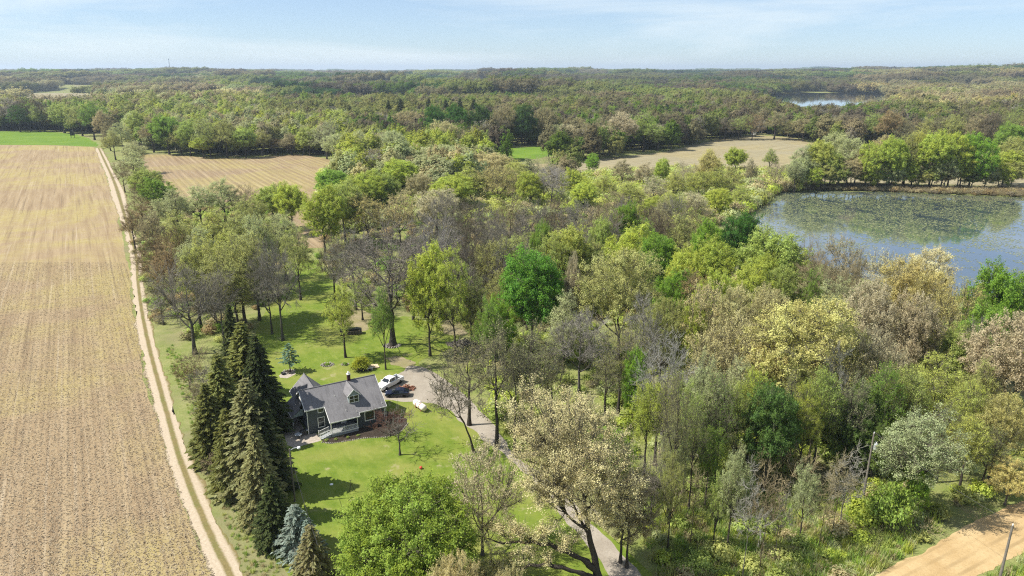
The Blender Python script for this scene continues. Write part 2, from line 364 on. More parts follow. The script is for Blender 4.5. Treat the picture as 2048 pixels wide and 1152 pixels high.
trk = [(620, 1500), (520, 1290), (459, 1152), (427, 1085), (398, 1020), (359, 918), (329, 812), (299, 700), (283, 622), (275, 560), (270, 505), (247, 425), (233, 378), (222, 350), (207, 318), (197, 296)]
ribbon('field_track', [at(*p)[:2] for p in trk], [3.4, 3.3, 3.2, 3.2, 3.2, 3.4, 4.6, 6.5, 5.4, 4.6, 5.2, 4.6, 4.5], .02, M['track'], 'two sandy wheel ruts with grass between, along the stubble field')
A_, B_ = at(1850, 1152)[:2], at(2048, 1047)[:2]; dr = (B_ - A_) / np.linalg.norm(B_ - A_)
ribbon('dirt_road', [A_ - dr * 90, A_ - dr * 30, A_, B_, B_ + dr * 40, B_ + dr * 140], 6.0, .022, M['road'], 'wide orange tan dirt road crossing the near corner', .14, 41, 8)
DRV_L = [(1300, 1250), (1206, 1133), (1129, 1037), (1065, 955), (1010, 915), (968, 883), (930, 848), (900, 822), (872, 808), (840, 803), (800, 801), (762, 800), (748, 790), (750, 772), (790, 752), (808, 742), (815, 733)]
DRV_R = [(835, 733), (862, 742), (900, 765), (954, 815), (985, 848), (1008, 880), (1045, 922), (1100, 962), (1172, 1037), (1235, 1095), (1276, 1137), (1360, 1250)]
patch('gravel_driveway', DRV_L + DRV_R, .021, M['gravel'], 'pale gravel driveway curving from the road to the parked cars', .8, .22, 20)
# bare worn patches and rough verge
patch('grass_verge', [(500, 1152), (460, 1060), (420, 960), (385, 860), (350, 760), (330, 700), (318, 640), (335, 640), (375, 730), (420, 800), (470, 900), (510, 1000), (560, 1100), (575, 1152), (700, 1500), (640, 1500)], .008, M['weeds'], 'weedy verge between the sandy track and the conifers', 1.5, .5, 21)
for i, (q, lb) in enumerate([([(668, 640), (705, 612), (745, 628), (735, 660), (690, 668)], 'bare dry patch on the back lawn beside the dark woodpile'),
               ([(868, 648), (905, 636), (940, 650), (930, 672), (885, 668)], 'brown worn patch under the trees at the edge of the back lawn'),
               ([(768, 716), (792, 712), (830, 724), (818, 736), (795, 734), (776, 726)], 'bare worn patch where the driveway meets the back lawn')]):
    patch('bare_patch', q, .018, M['litter'], lb, .6, .35, 22 + i)

# ------------------------------------------------------------------ the house
def t_siding():
    t = NT('slate_siding'); c = t.coords(); s = t.n('ShaderNodeSeparateXYZ'); t.l(c, s.inputs[0])
    w = t.math('FRACT', t.math('MULTIPLY', s.outputs[2], 7.0)); n = t.noise(c, 1.5, 4)
    col = t.mix(t.rng(n, .3, .7), (.092, .108, .126), (.112, .130, .150)); col = t.mix(t.rng(w, 0, .14, .55, 0), col, (.03, .035, .042))
    return t.end(t.bsdf(col, .55, .35, bump=w, bstr=.3, bdist=.02))
M['siding'] = t_siding()
def t_shingle(name, a, b):
    t = NT(name); c = t.coords(); big = t.noise(c, .45, 5, .6); br = t.n('ShaderNodeTexBrick'); t.l(t.coords(scale=(1, 1.3, 1)), br.inputs['Vector'])
    br.inputs['Scale'].default_value = 3.2; br.inputs['Color1'].default_value = (.35, .35, .35, 1); br.inputs['Color2'].default_value = (.9, .9, .9, 1); br.inputs['Mortar'].default_value = (.1, .1, .1, 1); br.inputs['Mortar Size'].default_value = .02
    f = t.noise(c, 6, 4, .7)
    stain = t.noise(t.coords(scale=(3.2, .35, 1)), .7, 5, .7)
    col = t.mix(t.rng(big, .35, .65), a, b); col = t.mix(.22, col, br.outputs[0], 'MULTIPLY'); col = t.mix(t.rng(f, .4, .75, 0, .4), col, tuple(x * 1.5 for x in b))
    col = t.mix(t.rng(stain, .50, .70, 0, .6), col, tuple(x * .52 for x in a))
    return t.end(t.bsdf(col, .9, .2, bump=f, bstr=.3, bdist=.02))
M['shingle'] = t_shingle('asphalt_shingle', (.235, .225, .235), (.30, .288, .298))
M['white'] = simple('white_trim', (.78, .77, .74), .5, .4, vary=.05)
M['porch_paint'] = simple('porch_skirt', (.46, .48, .50), .7, .3, vary=.1)
M['deck'] = simple('deck_boards', (.40, .40, .40), .8, .2)
def t_glass():
    t = NT('window_glass'); p = t.n('ShaderNodeBsdfPrincipled'); p.inputs['Base Color'].default_value = (.012, .016, .02, 1); p.inputs['Roughness'].default_value = .06; p.inputs['Specular IOR Level'].default_value = .7
    return t.end(p.outputs[0])
M['glass'] = t_glass()
M['screen'] = simple('green_blind', (.045, .065, .03), .25, .6)
M['dormer_siding'] = simple('dormer_siding', (.40, .47, .47), .7, .3, vary=.06)
M['brick'] = simple('chimney_brick', (.115, .055, .045), .9, .2, vary=.35, scale=9, bump=.4)
M['cap'] = simple('chimney_cap', (.62, .60, .57), .7, .3)
M['found'] = simple('stone_foundation', (.14, .15, .13), .9, .2, vary=.3, scale=4)
M['dark'] = simple('dark_metal', (.025, .025, .028), .45, .5)
K = 1.14
HO = at(617.7, 869.2); HAZ = math.radians(29.5)
house = tag(empty('farmhouse', HO, HAZ), 'slate grey farmhouse with white trim, dormer and front porch on the lawn', 'house')
def hb(): return MB()
def kb(m, x0, x1, y0, y1, z0, z1): return m.box(x0 * K, x1 * K, y0 * K, y1 * K, z0 * K, z1 * K)
def kp(pts): return [tuple(np.array(p, float) * K) for p in pts]
VR, ZR, SL = 2.7, 5.83, .648
def zf(V): return ZR - SL * (VR - V)
def zb(V): return ZR - SL * (V - VR)
UL = 10.75
# walls
w = MB(); pr = [(0, 0, 0), (0, 0, zf(0) - .12), (0, VR, ZR - .12), (0, 5.4, zb(5.4) - .12), (0, 5.4, 0)]
w.prism(kp(pr), (UL * K, 0, 0)); w.build('wall', M['siding'], house)
w = MB(); w.prism(kp([(6.62, -1.85, .3), (6.62, -1.85, zf(-1.85) - .12), (6.62, -.005, zf(0) - .13), (6.62, -.005, .3)]), ((UL - 6.64) * K, 0, 0)); w.build('wall', M['siding'], house)
w = MB(); kb(w, 6.64, UL - .04, -1.82, -.01, 0, .298); w.build('foundation', M['found'], house)
w = MB(); w.prism(kp([(-.15, 8.75, 0), (4.05, 8.75, 0), (4.05, 8.75, 3.2), (1.95, 8.75, 5.45), (-.15, 8.75, 3.2)]), (0, -3.34 * K, 0)); w.build('wall', M['siding'], house)
# roofs
def slab(name, quad, th=.16, parent=house, mat='shingle'):
    return MB().slab(kp(quad), th).build(name, M[mat], parent)
main = MB()
for (a, b, ev) in ((-.28, 2.52, -.22), (2.52, 6.86, -2.57), (6.86, UL + .3, -2.06)):
    main.slab(kp([(a, VR, ZR), (a, ev, zf(ev)), (b, ev, zf(ev)), (b, VR, ZR)]), .15)
front_roof = main.build('roof', M['shingle'], house)
slab('roof', [(-.28, VR + .002, ZR), (UL + .3, VR + .002, ZR), (UL + .3, 5.75, zb(5.75)), (-.28, 5.75, zb(5.75))], .15)
w = MB(); w.tube(kp([(-.3, VR, ZR + .02), (UL + .32, VR, ZR + .02)]), .09, 6); w.build('ridge_cap', M['shingle'], front_roof)
def trim_line(a, b, h=.2, t=.05, parent=None, name='fascia', mat='white', dz=-.02):
    a = np.array(a, float) * K; b = np.array(b, float) * K; d = (b - a); d /= np.linalg.norm(d); n = np.cross(d, (0, 0, 1)); n /= np.linalg.norm(n)
    m = MB(); q = [a + n * t + (0, 0, dz), a - n * t + (0, 0, dz), a - n * t + (0, 0, dz - h), a + n * t + (0, 0, dz - h)]
    m.prism(q, b - a); return m.build(name, M[mat], parent)
for (a, b, ev) in ((-.28, 2.5, -.25), (2.54, 6.84, -2.6), (6.88, UL + .3, -2.09)):
    trim_line((a, ev, zf(ev)), (b, ev, zf(ev)), .17, .03, front_roof)
trim_line((2.47, -.25, zf(-.25)), (2.49, -2.6, zf(-2.6)), .17, .03, front_roof)
trim_line((6.89, -2.08, zf(-2.08)), (6.87, -2.6, zf(-2.6)), .17, .03, front_roof)
trim_line((-.31, -.25, zf(-.25)), (-.31, VR, ZR), .22, .03, front_roof); trim_line((-.31, 5.78, zb(5.78)), (-.31, VR, ZR), .22, .03, front_roof)
trim_line((UL + .33, -2.1, zf(-2.1)), (UL + .33, VR, ZR), .22, .03, front_roof)
# pale gable siding at the left end
w = MB(); w.prism(kp([(-.012, .1, 3.95), (-.012, VR, ZR - .25), (-.012, 5.3, 3.95)]), (-.03, 0, 0)); w.build('gable_panel', M['white'], house)
# rear wing
UW, ZW = 1.95, 5.6
wing = slab('roof', [(UW, 2.85, ZW), (UW, 9.0, ZW), (-.4, 9.0, 3.2), (-.4, 2.85, 3.2)], .14)
slab('roof', [(UW + .003, 2.85, ZW), (4.3, 2.85, 3.2), (4.3, 9.0, 3.2), (UW + .003, 9.0, ZW)], .14)
slab('roof', [(-.404, 2.2, 3.195), (-.404, 6.95, 3.195), (-1.72, 6.95, 2.12), (-1.72, 2.2, 2.12)], .12)
w = MB(); w.tube(kp([(UW, 3.1, ZW + .02), (UW, 9.03, ZW + .02)]), .08, 6); w.build('ridge_cap', M['shingle'], wing)
trim_line((-.42, 9.03, 3.18), (UW, 9.03, ZW - .02), .18, .03, wing); trim_line((4.32, 9.03, 3.18), (UW, 9.03, ZW - .02), .18, .03, wing)
trim_line((-.43, 7.0, 3.17), (-.43, 9.0, 3.17), .16, .03, wing); trim_line((-1.75, 2.2, 2.1), (-1.75, 6.95, 2.1), .14, .03, wing); trim_line((-1.74, 6.98, 2.11), (-.43, 6.98, 3.16), .14, .03, wing)
w = MB(); w.prism(kp([(-1.62, 2.24, 2.06), (-.02, 2.24, 2.06), (-.02, 2.24, 3.1), (-.35, 2.24, 3.06)]), (0, .06, 0)); w.build('gable_panel', M['dormer_siding'], house)
for V in (2.35, 6.7): w = MB(); kb(w, -1.62, -1.53, V, V + .09, 0, 2.04); w.build('porch_post', M['white'], house)
# dormer
w = MB(); w.prism(kp([(5.93, -.60, zf(-.6) + .02), (7.50, -.60, zf(-.6) + .02), (7.50, -.60, 4.98), (6.715, -.60, 5.72), (5.93, -.60, 4.98)]), (0, 2.6 * K, 0)); dorm = w.build('dormer', M['dormer_siding'], house)
zd = 5.86; sd = (zd - 4.93) / 1.0
for s, (ua, ub) in enumerate(((6.715, 5.68), (6.715, 7.75))):
    ze = 4.86
    m = MB()
    # each dormer slope runs back to where it dies into the main roof
    vb_r = VR - (ZR - zd) / SL; vb_e = VR - (ZR - ze) / SL
    q = [(ua, -.78, zd), (ua, vb_r + .1, zd), (ub, vb_e + .06, ze), (ub, -.78, ze)]
    m.slab(kp(q if s else q[::-1]), .1); m.build('dormer_roof', M['shingle'], dorm)
    trim_line((ua, -.80, zd), (ub, -.80, ze), .17, .025, dorm, dz=-.01)
def window(U0, U1, z0, z1, V, mull=0, bars=0, mat='glass', parent=house, fr=.09):
    f = MB()
    kb(f, U0, U0 + fr, V - .07, V - .004, z0, z1); kb(f, U1 - fr, U1, V - .07, V - .004, z0, z1)
    kb(f, U0 + fr, U1 - fr, V - .068, V - .004, z1 - fr, z1); kb(f, U0 + fr, U1 - fr, V - .085, V - .004, z0, z0 + fr)
    for i in range(mull):
        c = U0 + (U1 - U0) * (i + 1) / (mull + 1); kb(f, c - fr * .5, c + fr * .5, V - .066, V - .004, z0 + fr, z1 - fr)
    wn = f.build('window', M['white'], parent)
    for i in range(mull + 1):
        a = U0 + (U1 - U0) * i / (mull + 1) + fr * (1 if i == 0 else .5); b = U0 + (U1 - U0) * (i + 1) / (mull + 1) - fr * (1 if i == mull else .5)
        kb_ = MB(); kb(kb_, a + .003, b - .003, V - .03, V - .006, z0 + fr + .003, z1 - fr - .003); kb_.build('pane', M[mat], wn)
        if bars:
            r = MB(); zc = (z0 + z1) / 2; kb(r, a + .004, b - .004, V - .05, V - .031, zc - .025, zc + .025); r.build('sash_bar', M['white'], wn)
    return wn
window(1.52, 2.38, 3.02, 3.74, 0); window(1.40, 2.42, .72, 2.32, 0, bars=1)
window(7.72, 9.25, .95, 2.50, -1.85, mat='screen', fr=.11)
window(6.0, 7.43, 3.72, 4.86, -.60, mull=1, bars=1, parent=dorm, fr=.08)
# porch
w = MB(); kb(w, 2.62, 6.60, -2.42, -.02, .42, .55); deck = w.build('porch_deck', M['deck'], house)
w = MB(); kb(w, 2.66, 6.56, -2.40, -.04, 0, .418); w.build('porch_skirt', M['porch_paint'], deck)
w = MB(); kb(w, 2.60, 6.62, -2.455, -2.425, .40, .57); w.build('fascia', M['white'], deck)
for U in (2.70, 6.50): w = MB(); kb(w, U - .055, U + .055, -2.40, -2.29, .552, zf(-2.35) - .13); w.build('porch_post', M['white'], deck)
w = MB(); kb(w, 4.555, 4.645, -2.395, -2.305, .552, 1.28); w.build('porch_post', M['white'], deck)
rail = MB(); kb(rail, 2.757, 4.553, -2.37, -2.31, 1.16, 1.22); kb(rail, 4.647, 6.443, -2.37, -2.31, 1.16, 1.22); kb(rail, 2.757, 4.553, -2.36, -2.32, .66, .70); kb(rail, 4.647, 6.443, -2.36, -2.32, .66, .70)
rl = rail.build('railing', M['white'], deck)
bal = MB()
for U in np.arange(2.85, 6.42, .125):
    if abs(U - 4.6) > .07: kb(bal, U - .016, U + .016, -2.355, -2.325, .702, 1.158)
tag(bal.build('balusters', M['white'], rl), kind='stuff')
st = MB()
for i in range(4):
    kb(st, 2.60 - .36 * (i + 1), 2.598 - .36 * i, -2.36, -1.35, 0, .42 - .105 * i)
steps = st.build('porch_steps', M['porch_paint'], house)
for V in (-2.40, -1.32):
    r = MB(); r.prism(kp([(2.58, V, 1.22), (1.16, V, .86), (1.16, V, .80), (2.58, V, 1.15)]), (0, .05, 0)); kb(r, 1.08, 1.16, V - .02, V + .065, 0, .95)
    r.prism(kp([(2.58, V, .70), (1.16, V, .32), (1.16, V, .27), (2.58, V, .64)]), (0, .05, 0))
    rr_ = r.build('railing', M['white'], steps); b = MB()
    for k in range(9):
        U = 1.3 + k * .15; z = .28 + (U - 1.16) * .265; kb(b, U - .016, U + .016, V + .008, V + .034, z + .03, z + .56)
    tag(b.build('balusters', M['white'], rr_), kind='stuff')
w = MB(); kb(w, 4.75, 5.55, -.06, -.004, .552, 2.35); dr_ = w.build('door', M['white'], house)
w = MB(); kb(w, 4.87, 5.43, -.075, -.062, 1.3, 2.2); w.build('pane', M['glass'], dr_)
window(3.2, 4.3, 1.0, 2.3, 0, bars=1)
# corner boards, downpipe, chimney
for (U, V) in ((0, 0), (UL, -1.85)):
    w = MB(); kb(w, U - .05, U + .05, V - .05, V + .05, .02, zf(V) - .2); w.build('corner_board', M['white'], house)
w = MB(); w.tube(kp([(UL + .2, -1.98, 2.62), (UL + .2, -1.98, .1)]), .05, 6); w.build('downpipe', M['white'], house)
w = MB(); kb(w, 6.88, 7.32, 2.58, 3.02, 5.4, 6.72); ch = w.build('chimney', M['brick'], front_roof)
w = MB(); kb(w, 6.83, 7.37, 2.53, 3.07, 6.722, 6.83); w.tube(kp([(7.1, 2.8, 6.84), (7.1, 2.8, 7.05)]), [.13, .13], 8); w.lathe([(.22, 0), (.12, .12), (.02, .2)], 8, tuple(np.array((7.1, 2.8, 7.06)) * K)); w.build('chimney_cap', M['cap'], ch)
for U, V in ((5.2, -1.5), (6.6, -2.0), (10.5, -1.6), (4.3, .8)):
    w = MB(); w.tube(kp([(U, V, zf(V) - .05), (U, V, zf(V) + .22)]), .05, 6); w.build('vent_pipe', M['cap'], front_roof)

HM = Matrix.Translation(Vector(HO)) @ Matrix.Rotation(HAZ, 4, 'Z')
def hp(U, V, z=0.0): return HM @ Vector((U * K, V * K, z * K))
def hpts(L): return [tuple(hp(*p)[:2]) for p in L]
patch('concrete_walk', None, .03, M['concrete'], 'concrete walk and patio beside the house by the porch steps', .6, .03, 31, pts=hpts([(1.06, -2.6), (-2.7, -2.75), (-3.4, -1.5), (-3.0, 3.0), (-2.2, 7.5), (-.2, 7.5), (-.1, -.05), (1.1, -.05)]))
patch('planting_bed', None, .032, M['mulch'], 'dark mulch bed in front of the house', .5, .08, 32, pts=hpts([(1.2, -2.5), (1.0, -3.2), (2.0, -4.0), (3.2, -4.3), (6.3, -4.75), (9.2, -6.0), (10.7, -6.1), (12.0, -5.4), (13.5, -3.9), (13.9, -2.6), (13.4, -.9), (12.2, 1.6), (10.8, 1.6), (10.78, -1.8), (6.6, -1.8), (6.6, -2.38), (2.6, -2.38)]))
M['stone'] = simple('pale_stone', (.46, .42, .37), .9, .2, vary=.22, scale=3)
def stones(m, pts, n, size, seed, z=0.03):
    r = np.random.default_rng(seed); P = resample(np.array(pts, float), 1e9 if n is None else 1, False) if n is None else None
    P = resample(np.array(pts, float), size * 1.5, False)
    for p in P:
        s = size * r.uniform(.7, 1.25); a = r.uniform(0, math.pi); c, d = math.cos(a), math.sin(a); hh = s * r.uniform(.5, .8)
        x, y = p + r.normal(0, size * .12, 2)
        ring = [(x + s * .55 * (c * ex - d * ey), y + s * .45 * (d * ex + c * ey)) for ex, ey in ((1, .2), (.5, .9), (-.6, .8), (-1, -.1), (-.4, -.9), (.6, -.8))]
        m.poly([(a_, b_, z - .02) for a_, b_ in ring] + [(x + (a_ - x) * .7, y + (b_ - y) * .7, z + hh) for a_, b_ in ring], [(6, 7, 8, 9, 10, 11)] + [(k, (k + 1) % 6, 6 + (k + 1) % 6, 6 + k) for k in range(6)])
    return m
m = stones(MB(), hpts([(1.0, -3.25), (2.0, -4.1), (3.2, -4.42), (6.3, -4.88), (9.2, -6.15), (10.7, -6.25), (12.1, -5.5), (13.6, -3.9)]), 0, .19, 5)
tag(m.build('stone_edging', M['stone']), 'curving line of pale stones edging the mulch bed before the porch', 'edging', kind='stuff')

# ------------------------------------------------------------------ vehicles
M['truck_paint'] = simple('white_car_paint', (.72, .73, .74), .25, .5, vary=.02)
M['navy_paint'] = simple('navy_car_paint', (.012, .017, .045), .18, .6, vary=.05)
M['tyre'] = simple('tyre_rubber', (.018, .018, .018), .9, .2)
M['rim'] = simple('alloy_rim', (.45, .45, .46), .35, .5, .8)
M['lamp_lens'] = simple('lamp_lens', (.75, .76, .78), .15, .6)
M['tail'] = simple('tail_lens', (.30, .01, .01), .3, .5)
M['chrome'] = simple('chrome', (.5, .5, .52), .2, .5, .9)
def loft(m, secs):
    """secs: list of rings with equal counts"""
    b = len(m.v); n = len(secs[0])
    for r in secs: m.v += [tuple(map(float, p)) for p in r]
    for i in range(len(secs) - 1):
        for k in range(n): m.f.append((b + i * n + k, b + i * n + (k + 1) % n, b + (i + 1) * n + (k + 1) % n, b + (i + 1) * n + k))
    m.f.append(tuple(b + k for k in range(n))); e = b + (len(secs) - 1) * n; m.f.append(tuple(e + k for k in range(n - 1, -1, -1)))
    return m
def body_ring(x, hw, z0, z1, sh=.06, tum=.03):
    return [(x, -hw + .05, z0), (x, hw - .05, z0), (x, hw, z0 + .12), (x, hw, z1 - sh * 1.6), (x, hw - tum, z1 - sh * .4), (x, hw - tum - .1, z1), (x, -hw + tum + .1, z1), (x, -hw + tum, z1 - sh * .4), (x, -hw, z1 - sh * 1.6), (x, -hw, z0 + .12)]
def wheel(root, x, y, r, w):
    s = 1 if y > 0 else -1
    t = MB(); prof = [(r * .62, -w / 2), (r * .94, -w / 2), (r, -w * .3), (r, w * .3), (r * .94, w / 2), (r * .62, w / 2)]
    t.lathe(prof, 18); wh = t.build('wheel', M['tyre'], root, smooth=False); wh.rotation_euler = (math.pi / 2, 0, 0); wh.location = (x, y, r)
    q = MB(); q.lathe([(r * .64, -w * .47), (r * .55, w * .40), (r * .2, w * .47), (.02, w * .47)], 14) if s < 0 else q.lathe([(.02, -w * .47), (r * .2, -w * .47), (r * .55, -w * .40), (r * .64, w * .47)], 14)
    q.build('rim', M['rim'], wh)
def panel(root, name, mat, pts, th=.012, parent=None):
    P = [np.array(p, float) for p in pts]; n = np.cross(P[1] - P[0], P[2] - P[0]); n /= np.linalg.norm(n)
    m = MB(); m.prism([tuple(p - n * th * .2) for p in P], tuple(n * th)); return m.build(name, M[mat], parent or root)
def pickup(loc, rz, label):
    root = tag(empty('pickup_truck', loc, rz), label, 'truck')
    hw = .98
    m = MB(); loft(m, [body_ring(x, h_, z0, z1, s_) for x, h_, z0, z1, s_ in ((2.92, .80, .55, .98, .1), (2.85, .92, .45, 1.08, .1), (2.5, .97, .42, 1.16, .08), (1.45, hw, .40, 1.24, .06), (1.40, hw, .40, 1.24, .05), (-.95, hw, .40, 1.24, .05), (-1.0, hw, .42, .78, .02))]); m.build('body', M['truck_paint'], root)
    m = MB(); loft(m, [[(1.35, -.92, 1.22), (1.35, .92, 1.22), (1.30, .92, 1.25), (1.30, -.92, 1.25)], [(.55, -.80, 1.22), (.55, .80, 1.22), (.62, .74, 1.83), (.62, -.74, 1.83)], [(.3, -.80, 1.22), (.3, .80, 1.22), (.3, .74, 1.90), (.3, -.74, 1.90)], [(-.7, -.8, 1.22), (-.7, .8, 1.22), (-.7, .74, 1.88), (-.7, -.74, 1.88)], [(-1.02, -.82, 1.22), (-1.02, .82, 1.22), (-.92, .74, 1.80), (-.92, -.74, 1.80)]]); m.build('cab', M['truck_paint'], root)
    panel(root, 'windscreen', 'glass', [(1.26, .80, 1.31), (1.26, -.80, 1.31), (.70, -.68, 1.79), (.70, .68, 1.79)])
    panel(root, 'rear_window', 'glass', [(-1.025, -.66, 1.33), (-1.025, .66, 1.33), (-.95, .60, 1.74), (-.95, -.60, 1.74)][::-1])
    for s in (1, -1):
        for xa, xb, xc, xd in ((1.02, .36, .36, .60), (.24, -.56, -.56, .24)):
            q = [(xa, s * .835, 1.30), (xb, s * .815, 1.30), (xc, s * .765, 1.77), (xd, s * .765, 1.77)]
            panel(root, 'side_window', 'glass', q if s > 0 else q[::-1], .03)
        mm = MB(); mm.box(1.0, 1.12, min(s * .99, s * 1.2), max(s * .99, s * 1.2), 1.26, 1.46); mm.build('mirror', M['truck_paint'], root)
        h_ = MB(); h_.box(2.84, 2.93, min(s * .58, s * .86), max(s * .58, s * .86), .86, 1.02); h_.build('headlight', M['lamp_lens'], root)
        h_ = MB(); h_.box(-2.925, -2.89, min(s * .84, s * .955), max(s * .84, s * .955), .80, 1.14); h_.build('tail_light', M['tail'], root)
        wl = MB(); ya, yb = sorted((s * .86, s * hw)); wl.box(-2.90, -1.002, ya, yb, .55, 1.22); wl.build('bed_side', M['truck_paint'], root)
        for x in (1.85, -1.85): wheel(root, x, s * .86, .40, .27)
    m = MB(); m.box(-2.88, -1.003, -.855, .855, .60, .72); m.build('bed_floor', M['dark'], root)
    m = MB(); m.box(-2.90, -2.84, -.855, .855, .722, 1.20); m.build('tailgate', M['truck_paint'], root)
    m = MB(); m.box(2.86, 3.0, -.92, .92, .46, .68); m.build('bumper', M['chrome'], root); m = MB(); m.box(-3.05, -2.93, -.90, .90, .50, .68); m.build('bumper', M['chrome'], root)
    m = MB(); m.box(2.90, 2.95, -.56, .56, .74, .98); m.build('grille', M['dark'], root)
    return root
def hatchback(loc, rz, label):
    root = tag(empty('parked_car', loc, rz), label, 'car')
    m = MB(); loft(m, [body_ring(x, h_, z0, z1, s_) for x, h_, z0, z1, s_ in ((2.22, .55, .34, .60, .1), (2.12, .78, .26, .70, .12), (1.7, .87, .22, .82, .10), (.95, .90, .20, .92, .06), (0, .91, .20, .95, .04), (-1.2, .91, .20, .98, .04), (-1.95, .87, .24, 1.0, .06), (-2.2, .76, .34, .95, .1))]); m.build('body', M['navy_paint'], root, smooth=False)
    m = MB(); loft(m, [[(1.05, -.80, .88), (1.05, .80, .88), (1.0, .78, .92), (1.0, -.78, .92)], [(.25, -.80, .9), (.25, .80, .9), (.18, .62, 1.38), (.18, -.62, 1.38)], [(-.5, -.8, .9), (-.5, .8, .9), (-.5, .62, 1.46), (-.5, -.62, 1.46)], [(-1.3, -.8, .92), (-1.3, .8, .92), (-1.3, .60, 1.38), (-1.3, -.60, 1.38)], [(-2.05, -.74, .95), (-2.05, .74, .95), (-1.85, .58, 1.12), (-1.85, -.58, 1.12)]]); m.build('cabin', M['navy_paint'], root)
    panel(root, 'windscreen', 'glass', [(.96, .70, .96), (.96, -.70, .96), (.28, -.57, 1.345), (.28, .57, 1.345)], .03)
    panel(root, 'rear_window', 'glass', [(-1.92, -.60, 1.10), (-1.92, .60, 1.10), (-1.40, .52, 1.36), (-1.40, -.52, 1.36)][::-1], .03)
    for s in (1, -1):
        for q in ([(.72, s * .805, .98), (-.28, s * .80, .99), (-.28, s * .66, 1.36), (.22, s * .665, 1.31)], [(-.38, s * .80, .99), (-1.35, s * .79, 1.0), (-1.2, s * .645, 1.33), (-.38, s * .66, 1.37)]):
            panel(root, 'side_window', 'glass', q if s > 0 else q[::-1], .03)
        mm = MB(); mm.box(.68, .82, min(s * .90, s * 1.06), max(s * .90, s * 1.06), .94, 1.06); mm.build('mirror', M['navy_paint'], root)
        h_ = MB(); h_.box(1.98, 2.16, min(s * .52, s * .76), max(s * .52, s * .76), .58, .72); h_.build('headlight', M['lamp_lens'], root)
        h_ = MB(); h_.box(-2.17, -2.08, min(s * .55, s * .80), max(s * .55, s * .80), .70, .88); h_.build('tail_light', M['tail'], root)
        for x in (1.33, -1.33): wheel(root, x, s * .81, .33, .22)
    return root
def gpos(px, py): return tuple(at(px, py))
A_, B_ = at(773.3, 781.5), at(799.4, 767.9)       # near-side wheels of the truck, front and rear
d = (A_ - B_); az = math.atan2(d[1], d[0]); side = np.array([-math.sin(az), math.cos(az), 0])
mid = (A_ + B_) / 2 - side * .86
if mid[1] < ((A_ + B_) / 2)[1]: mid = (A_ + B_) / 2 + side * .86
pickup((mid[0], mid[1], .022), az, 'white crew cab pickup truck parked on gravel behind the house')
A_, B_ = at(778, 796), at(808.8, 795.6); d = A_ - B_; az = math.atan2(d[1], d[0]); c = (A_ + B_) / 2 + np.array([0, .85, 0])
hatchback((c[0], c[1], .022), az, 'dark navy hatchback car parked beside the white pickup')

# ------------------------------------------------------------------ yard things
M['tank'] = simple('tank_paint', (.74, .66, .60), .5, .4, vary=.14, scale=1.4)
M['wood'] = simple('weathered_wood', (.26, .20, .15), .85, .2, vary=.3, scale=5, bump=.4)
M['palewood'] = simple('pale_wood', (.60, .48, .33), .85, .2, vary=.15, scale=3)
M['rustwood'] = simple('red_brown_wood', (.34, .16, .10), .85, .2, vary=.3, scale=5)
M['tarp'] = simple('black_tarp', (.016, .020, .016), .75, .3, vary=.3, scale=2, bump=.4)
M['pole'] = simple('grey_pole', (.25, .22, .19), .85, .2, vary=.2, scale=4)
M['metal'] = simple('grey_metal', (.48, .50, .52), .4, .5, .3)
M['red'] = simple('red_plastic', (.55, .05, .03), .5, .4); M['blue'] = simple('blue_plastic', (.12, .38, .60), .5, .4); M['paint_white'] = simple('white_paint', (.78, .78, .76), .6, .3)
# propane tank: capsule on two feet, with dome and dark end
p0 = at(840, 818); tk = tag(empty('propane_tank', p0, math.radians(-52)), 'pale rounded propane tank lying on the grass beside the driveway', 'tank')
r = .58; L = 1.35; prof = [(.03, -L - r * .75)] + [(r * math.cos(a), -L - r * .75 * math.sin(a)) for a in np.linspace(1.2, 0, 6)] + [(r * math.cos(a), L + r * .75 * math.sin(a)) for a in np.linspace(0, 1.2, 6)] + [(.03, L + r * .75)]
m = MB().lathe(prof, 18); o = m.build('tank_body', M['tank'], tk, smooth=True); o.rotation_euler = (0, math.pi / 2, 0); o.location = (0, 0, r + .18)
m = MB().lathe([(.28, 0), (.28, .16), (.2, .27), (.03, .3)], 12, (0, 0, 2 * r + .12)); m.build('valve_dome', M['tank'], tk, smooth=True)
for x in (-.85, .85): m = MB(); m.box(x - .1, x + .1, -.42, .42, 0, .42); m.build('foot', M['rustwood'], tk)
for s in (-1, 1): m = MB().lathe([(r * 1.012, -.09), (r * 1.012, .09)], 18); o = m.build('band', M['rustwood'], tk); o.rotation_euler = (0, math.pi / 2, 0); o.location = (s * .55, 0, r + .18)
# heap of reddish cut wood between the car and the truck
def heap(name, px, py, rx, ry, h, n, mat, label, cat, seed, ln=(.6, 1.5), rad=(.05, .12)):
    p = at(px, py); r_ = np.random.default_rng(seed); root = tag(empty(name, p), label, cat); m = MB()
    for i in range(n):
        a = r_.uniform(0, 6.28); q = r_.uniform(0, 1) ** .6; x, y = rx * q * math.cos(a), ry * q * math.sin(a); z = h * (1 - q) * r_.uniform(.2, 1) + .08
        d_ = np.array([r_.normal(), r_.normal(), r_.normal() * .25]); d_ /= np.linalg.norm(d_); l = r_.uniform(*ln) / 2; c_ = np.array([x, y, z])
        a_, b_ = c_ - d_ * l, c_ + d_ * l; a_[2] = max(a_[2], .05); b_[2] = max(b_[2], .05)
        rr = r_.uniform(*rad); m.tube([a_, b_], [rr, rr * .8], 6)
    o = m.build('cut_wood', mat, root); tag(o, kind='stuff'); return root
heap('wood_heap', 814, 778, 1.4, .9, .9, 60, M['rustwood'], 'heap of reddish brown cut wood beside the navy car', 'wood heap', 1)
